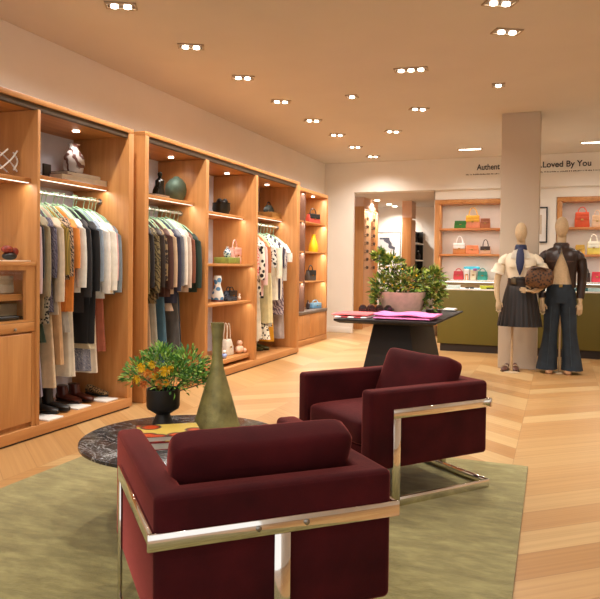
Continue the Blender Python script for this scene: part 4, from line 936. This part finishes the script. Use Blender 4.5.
# --- mannequin 1 (local origin on the floor under the body)
M1 = Vector((px(520, 300, 'y', 8.42).x, 8.42, 0)); SC = 1.0
t = thing('mannequin', 'linen mannequin in cream shirt, navy scarf and dark pleated skirt before the column', 'mannequin', M1, 0, 'dressed mannequins by the counter')
obj('head', head(BM(), (0, -.01, 1.67), .070, .088, .125), LINEN, t)
obj('neck', rings(BM(), [ring(0, 0, z, r, r*.95, 16) for z, r in ((1.40, .062), (1.46, .05), (1.52, .047), (1.58, .05))]), LINEN, t)
obj('torso', rings(BM(), [ring(0, 0, z, rx, ry, 24, .9) for z, rx, ry in ((.80, .10, .08), (.90, .16, .10), (1.02, .13, .09), (1.12, .125, .085), (1.22, .145, .10), (1.32, .155, .105), (1.40, .15, .08), (1.43, .08, .06))]), LINEN, t)
SHIRT = S('e8d8bc', .8, 0, .06, 10, sheen=.2)
b = BM(); R = []
for z, rx, ry, e in ((1.06, .135, .095, .9), (1.12, .142, .10, .9), (1.18, .160, .112, .9), (1.26, .178, .122, .9), (1.33, .188, .118, .85), (1.385, .185, .095, .85), (1.42, .14, .075, .9), (1.445, .075, .06, 1)):
    R.append(ring(0, 0, z, rx, ry, 32, e, lambda a: .02*math.sin(9*a+z*20)))
rings(b, R); sh_ = obj('shirt', b, SHIRT, t, sharp=70)
for s in (-1, 1):
    b = BM(); tube(b, spline([(s*.14, 0, 1.39), (s*.20, -.005, 1.34), (s*.235, -.01, 1.26), (s*.262, -.015, 1.19)], 3), lerps([.05, .062, .068, .074], 3), 14, .85); sl = obj('sleeve', b, SHIRT, sh_, sharp=70)
    b = BM(); tube(b, [(s*.257, -.015, 1.212), (s*.266, -.016, 1.185)], [.078, .080], 14, .85); obj('cuff', b, S('f2e8d4', .8), sl)
    # collar wings
    b = BM(); V = [b.verts.new(q) for q in ((s*.03, -.075, 1.475), (s*.085, -.05, 1.46), (s*.115, -.10, 1.37), (s*.05, -.118, 1.36))]; b.faces.new(V); r_ = bmesh.ops.solidify(b, geom=b.faces[:], thickness=.006); obj('collar', b, S('f4ecdc', .8), sh_)
    obj('pocket_flap', box(BM(), s*.09-.035, s*.09+.035, -.135, -.122, 1.255, 1.28), S('e0cfb0', .8), sh_, bevel=.003)
b = BM(); V = [b.verts.new(q) for q in ((-.05, -.108, 1.43), (.05, -.108, 1.43), (.035, -.13, 1.25), (.0, -.135, 1.14), (-.035, -.13, 1.25))]; b.faces.new(V); bmesh.ops.solidify(b, geom=b.faces[:], thickness=.004); obj('shirt_front', b, S('f6eee0', .8), sh_)
NAVY = S('1c2448', .6, 0, .15, 20, sheen=.2)
sc = obj('neck_scarf', rings(BM(), [ring(0, -.004, z, r, r, 24, 1, lambda a: .05*math.sin(7*a+z*50)) for z, r in ((1.445, .066), (1.465, .071), (1.49, .069), (1.515, .066), (1.53, .057))]), NAVY, t)
b = BM(); rings(b, [[(-w_, y, z), (0, y-.012, z), (w_, y, z), (0, y+.012, z)] for w_, y, z in ((.03, -.075, 1.49), (.045, -.118, 1.42), (.05, -.138, 1.32), (.035, -.15, 1.24), (.006, -.152, 1.165))]); obj('scarf_tail', b, NAVY, sc, bevel=.004)
LEATH = S('241a16', .35, 0, .25, 12)
bt_ = obj('wide_belt', rings(BM(), [ring(0, 0, z, r, r*.75, 28, .95, lambda a: .0) for z, r in ((1.035, .150), (1.045, .155), (1.075, .147), (1.08, .150), (1.11, .143), (1.115, .147), (1.15, .142), (1.155, .138))]), LEATH, t)
obj('buckle', box(BM(), -.10, -.04, -.125, -.108, 1.06, 1.13), S('6a5a44', .3, .8), bt_, bevel=.004)
b = BM(); R = []
for i in range(13):
    f = i/12; z = 1.045-.485*f; r = .150+.095*f**.8
    R.append(ring(0, 0, z, r, r*.72, 96, .95, lambda a: .03+.075*f*(abs(math.sin(12*a))**.7-.5)))
rings(b, R); obj('pleated_skirt', b, pattern('0f0b09', '1f1613', 'stripe', 7, rough=.4), t, sharp=70)
# arms
b = BM(); tube(b, spline([(-.17, 0, 1.36), (-.235, -.01, 1.22), (-.265, -.02, 1.08), (-.262, -.04, .94), (-.245, -.055, .86)], 4), lerps([.045, .042, .036, .031, .022], 4), 12); obj('arm', b, LINEN, t)
handm(t, (-.243, -.056, .862), (.04, -.05, -1), LINEN, .35, 1)
b = BM(); tube(b, spline([(.17, 0, 1.36), (.235, .0, 1.24), (.275, -.02, 1.12), (.235, -.10, 1.03), (.17, -.18, .99), (.14, -.21, .985)], 4), lerps([.045, .042, .038, .034, .027, .021], 4), 12); obj('arm', b, LINEN, t)
handm(t, (.145, -.205, .985), (-.85, -.4, .1), LINEN, .3, -1)
px1 = px(512, 340, 'y', 8.42).x-M1.x
obj('stand_pole', tube(BM(), [(px1, 0, .012), (px1, 0, .9)], .015, 12), S('b89a74', .4), t)
obj('stand_base', lathe(BM(), [(.09, 0), (.09, .006), (.02, .014)], px1, 0, 0, 32), S('c8b090', .4), t)
for x, lab in ((505.5, 'brown loafer with tassel left of the mannequin pole'), (515.5, 'brown loafer with tassel right of the mannequin pole')):
    q = px(x, 369, 'z', .015); tt = shoes('loafer', lab, (q.x, q.y-.04, .015 if False else .001), -PI/2+(.12 if x > 510 else -.12), S('5a3428', .35), S('3a2018', .4), 0, 1, .23, 'brown loafers', cat='shoe')
    obj('strap', tube(BM(), [(.01, .043*math.cos(a), .035+.035*math.sin(a)) for a in [PI*k/8 for k in range(9)]], .006, 6), S('b8a080', .3), tt)
# leopard bag held against the hip
q = px(536, 290, 'y', 8.22)
t = thing('leopard_bag', 'brown leopard print bag held by the left mannequin at the hip', 'handbag', (q.x+.01, 8.18, 1.02), .15)
b = BM(); R = []
for z, rx, ry, dx in ((0, .06, .02, -.03), (.02, .11, .035, -.02), (.09, .155, .05, 0), (.17, .15, .045, .0), (.235, .12, .03, .005), (.25, .08, .015, .0)):
    R.append(ring(dx, 0, z, rx, ry, 24, .45))
rings(b, R); o = obj('bag_body', b, pattern('1a0e06', '64401f', 'dots', 34, '3e2410', rough=.6), t, rot=(0, math.radians(12), 0))
obj('strap', tube(BM(), spline([(-.10, .0, .2), (-.03, -.05, .235), (.06, -.05, .225), (.13, .0, .17)], 4), .009, 8), S('3a2010', .4), t)
# --- mannequin 2
M2 = Vector((px(560.5, 300, 'y', 8.62).x, 8.62, 0))
t = thing('mannequin', 'linen mannequin in brown leather jacket and wide blue jeans at the right', 'mannequin', M2, 0, 'dressed mannequins by the counter')
obj('head', head(BM(), (.0, -.01, 1.74), .078, .092, .132), LINEN, t)
obj('neck', rings(BM(), [ring(0, 0, z, r, r*.95, 16) for z, r in ((1.46, .066), (1.52, .053), (1.58, .05), (1.65, .053))]), LINEN, t)
obj('torso', rings(BM(), [ring(0, 0, z, rx, ry, 28, .9) for z, rx, ry in ((.90, .15, .10), (.98, .15, .10), (1.08, .132, .095), (1.16, .128, .092), (1.28, .15, .105), (1.38, .16, .108), (1.46, .155, .085), (1.495, .08, .06))]), LINEN, t)
JK = S('2c1a12', .32, 0, .3, 10)
# open jacket: shell that leaves an inverted V at the front
b = BM(); NA = 40; Z = [(1.03, .160, .118, .44), (1.10, .158, .116, .40), (1.18, .160, .118, .31), (1.26, .172, .125, .22), (1.34, .182, .128, .12), (1.40, .186, .122, .05), (1.45, .182, .10, .012), (1.48, .14, .08, .012), (1.50, .085, .07, .012), (1.545, .078, .07, .012)]
G_ = []
for z, rx, ry, gap in Z:
    row = []
    for k in range(NA+1):
        a = -PI/2+gap*1.9+(2*PI-gap*3.8)*k/NA; row.append(b.verts.new((rx*math.copysign(abs(math.cos(a))**.9, math.cos(a)), ry*math.copysign(abs(math.sin(a))**.9, math.sin(a)), z)))
    G_.append(row)
for i in range(len(G_)-1):
    for k in range(NA): b.faces.new((G_[i][k], G_[i][k+1], G_[i+1][k+1], G_[i+1][k]))
bmesh.ops.recalc_face_normals(b, faces=b.faces); bmesh.ops.solidify(b, geom=b.faces[:], thickness=-.010)
jk = obj('leather_jacket', b, JK, t, sharp=60)
for s in (-1, 1):
    if s < 0: pts = [(s*.15, 0, 1.435), (s*.205, -.0, 1.38), (s*.235, -.01, 1.24), (s*.235, -.0, 1.10), (s*.215, -.05, .98), (s*.205, -.07, .90)]
    else: pts = [(s*.15, 0, 1.435), (s*.205, -.0, 1.38), (s*.235, .0, 1.24), (s*.232, .01, 1.10), (s*.222, -.01, .98), (s*.215, -.03, .90)]
    b = BM(); tube(b, spline(pts, 4), lerps([.055, .066, .058, .053, .046, .042], 4), 14, .9); obj('sleeve', b, JK, jk, sharp=70)
    obj('jacket_pocket', box(BM(), s*.10-.04, s*.10+.04, -.137, -.123, 1.33, 1.345), S('4a3020', .3), jk, bevel=.003)
    w_ = pts[-1]; b = BM(); tube(b, [w_, (w_[0], w_[1]-.01, w_[2]-.06)], [.026, .021], 12); obj('wrist', b, LINEN, t)
    handm(t, (w_[0], w_[1]-.01, w_[2]-.055), (-.05*s, -.08, -1), LINEN, .3, -s)
obj('collar', rings(BM(), [ring(0, 0, z, r, r*.9, 24) for z, r in ((1.50, .082), (1.55, .080), (1.56, .074))]), JK, jk)
obj('jacket_button', ball(BM(), (0, -.118, 1.46), .008), STEEL, jk)
DEN = S('1f2a34', .8, 0, .35, 9); 
b = BM(); rings(b, [ring(0, 0, z, rx, ry, 32, .9) for z, rx, ry in ((.84, .176, .122), (.90, .178, .125), (.98, .165, .118), (1.045, .150, .112), (1.06, .150, .112))]); jn = obj('jeans', b, DEN, t)
obj('waistband', rings(BM(), [ring(0, 0, z, .153, .115, 32, .9) for z in (1.03, 1.065)]), S('1e2a34', .8), jn)
obj('buckle', box(BM(), -.02, .02, -.125, -.112, 1.03, 1.065), S('a88a50', .3, .9), jn, bevel=.003)
for s in (-1, 1):
    b = BM(); R = []
    for z, cx_, rx, ry in ((.90, .075, .098, .118), (.82, .082, .098, .115), (.70, .092, .092, .105), (.50, .105, .083, .095), (.35, .118, .090, .10), (.18, .132, .108, .12), (.045, .142, .122, .135)):
        R.append(ring(s*cx_, 0, z, rx, ry, 32, .95, lambda a: .025*math.sin(6*a+z*9)))
    rings(b, R); obj('trouser_leg', b, DEN, jn, sharp=70)
    obj('centre_crease', tube(BM(), [(s*.10, -.112, .8), (s*.11, -.101, .5), (s*.135, -.125, .1)], .004, 5), S('36434c', .8), jn)
obj('stand_pole', tube(BM(), [(0, 0, .01), (0, 0, .9)], .014, 12), S('b89a74', .4), t); obj('stand_base', lathe(BM(), [(.09, 0), (.09, .006), (.02, .01)], 0, 0, 0, 32), S('c8b090', .4), t)
for x, lab in ((550, 'tan sandal under the left leg of the jeans'), (567, 'tan sandal under the right leg of the jeans')):
    q = px(x, 370, 'z', .01); shoes('sandal', lab, (q.x-.003, 8.56, .001), -PI/2+(.1 if x > 560 else -.1), S('b08058', .5), S('8a6444', .5), 0, 1, .22, 'tan sandals', cat='shoe')

# ------------------------------------------------------------------ render look
sc_ = bpy.context.scene
sc_.view_settings.view_transform = 'Standard'; sc_.view_settings.look = 'None'; sc_.view_settings.gamma = 1; sc_.view_settings.use_curve_mapping = False
sc_.view_settings.exposure = -0.14
sc_.cycles.max_bounces = 8; sc_.cycles.diffuse_bounces = 4; sc_.cycles.sample_clamp_indirect = 4
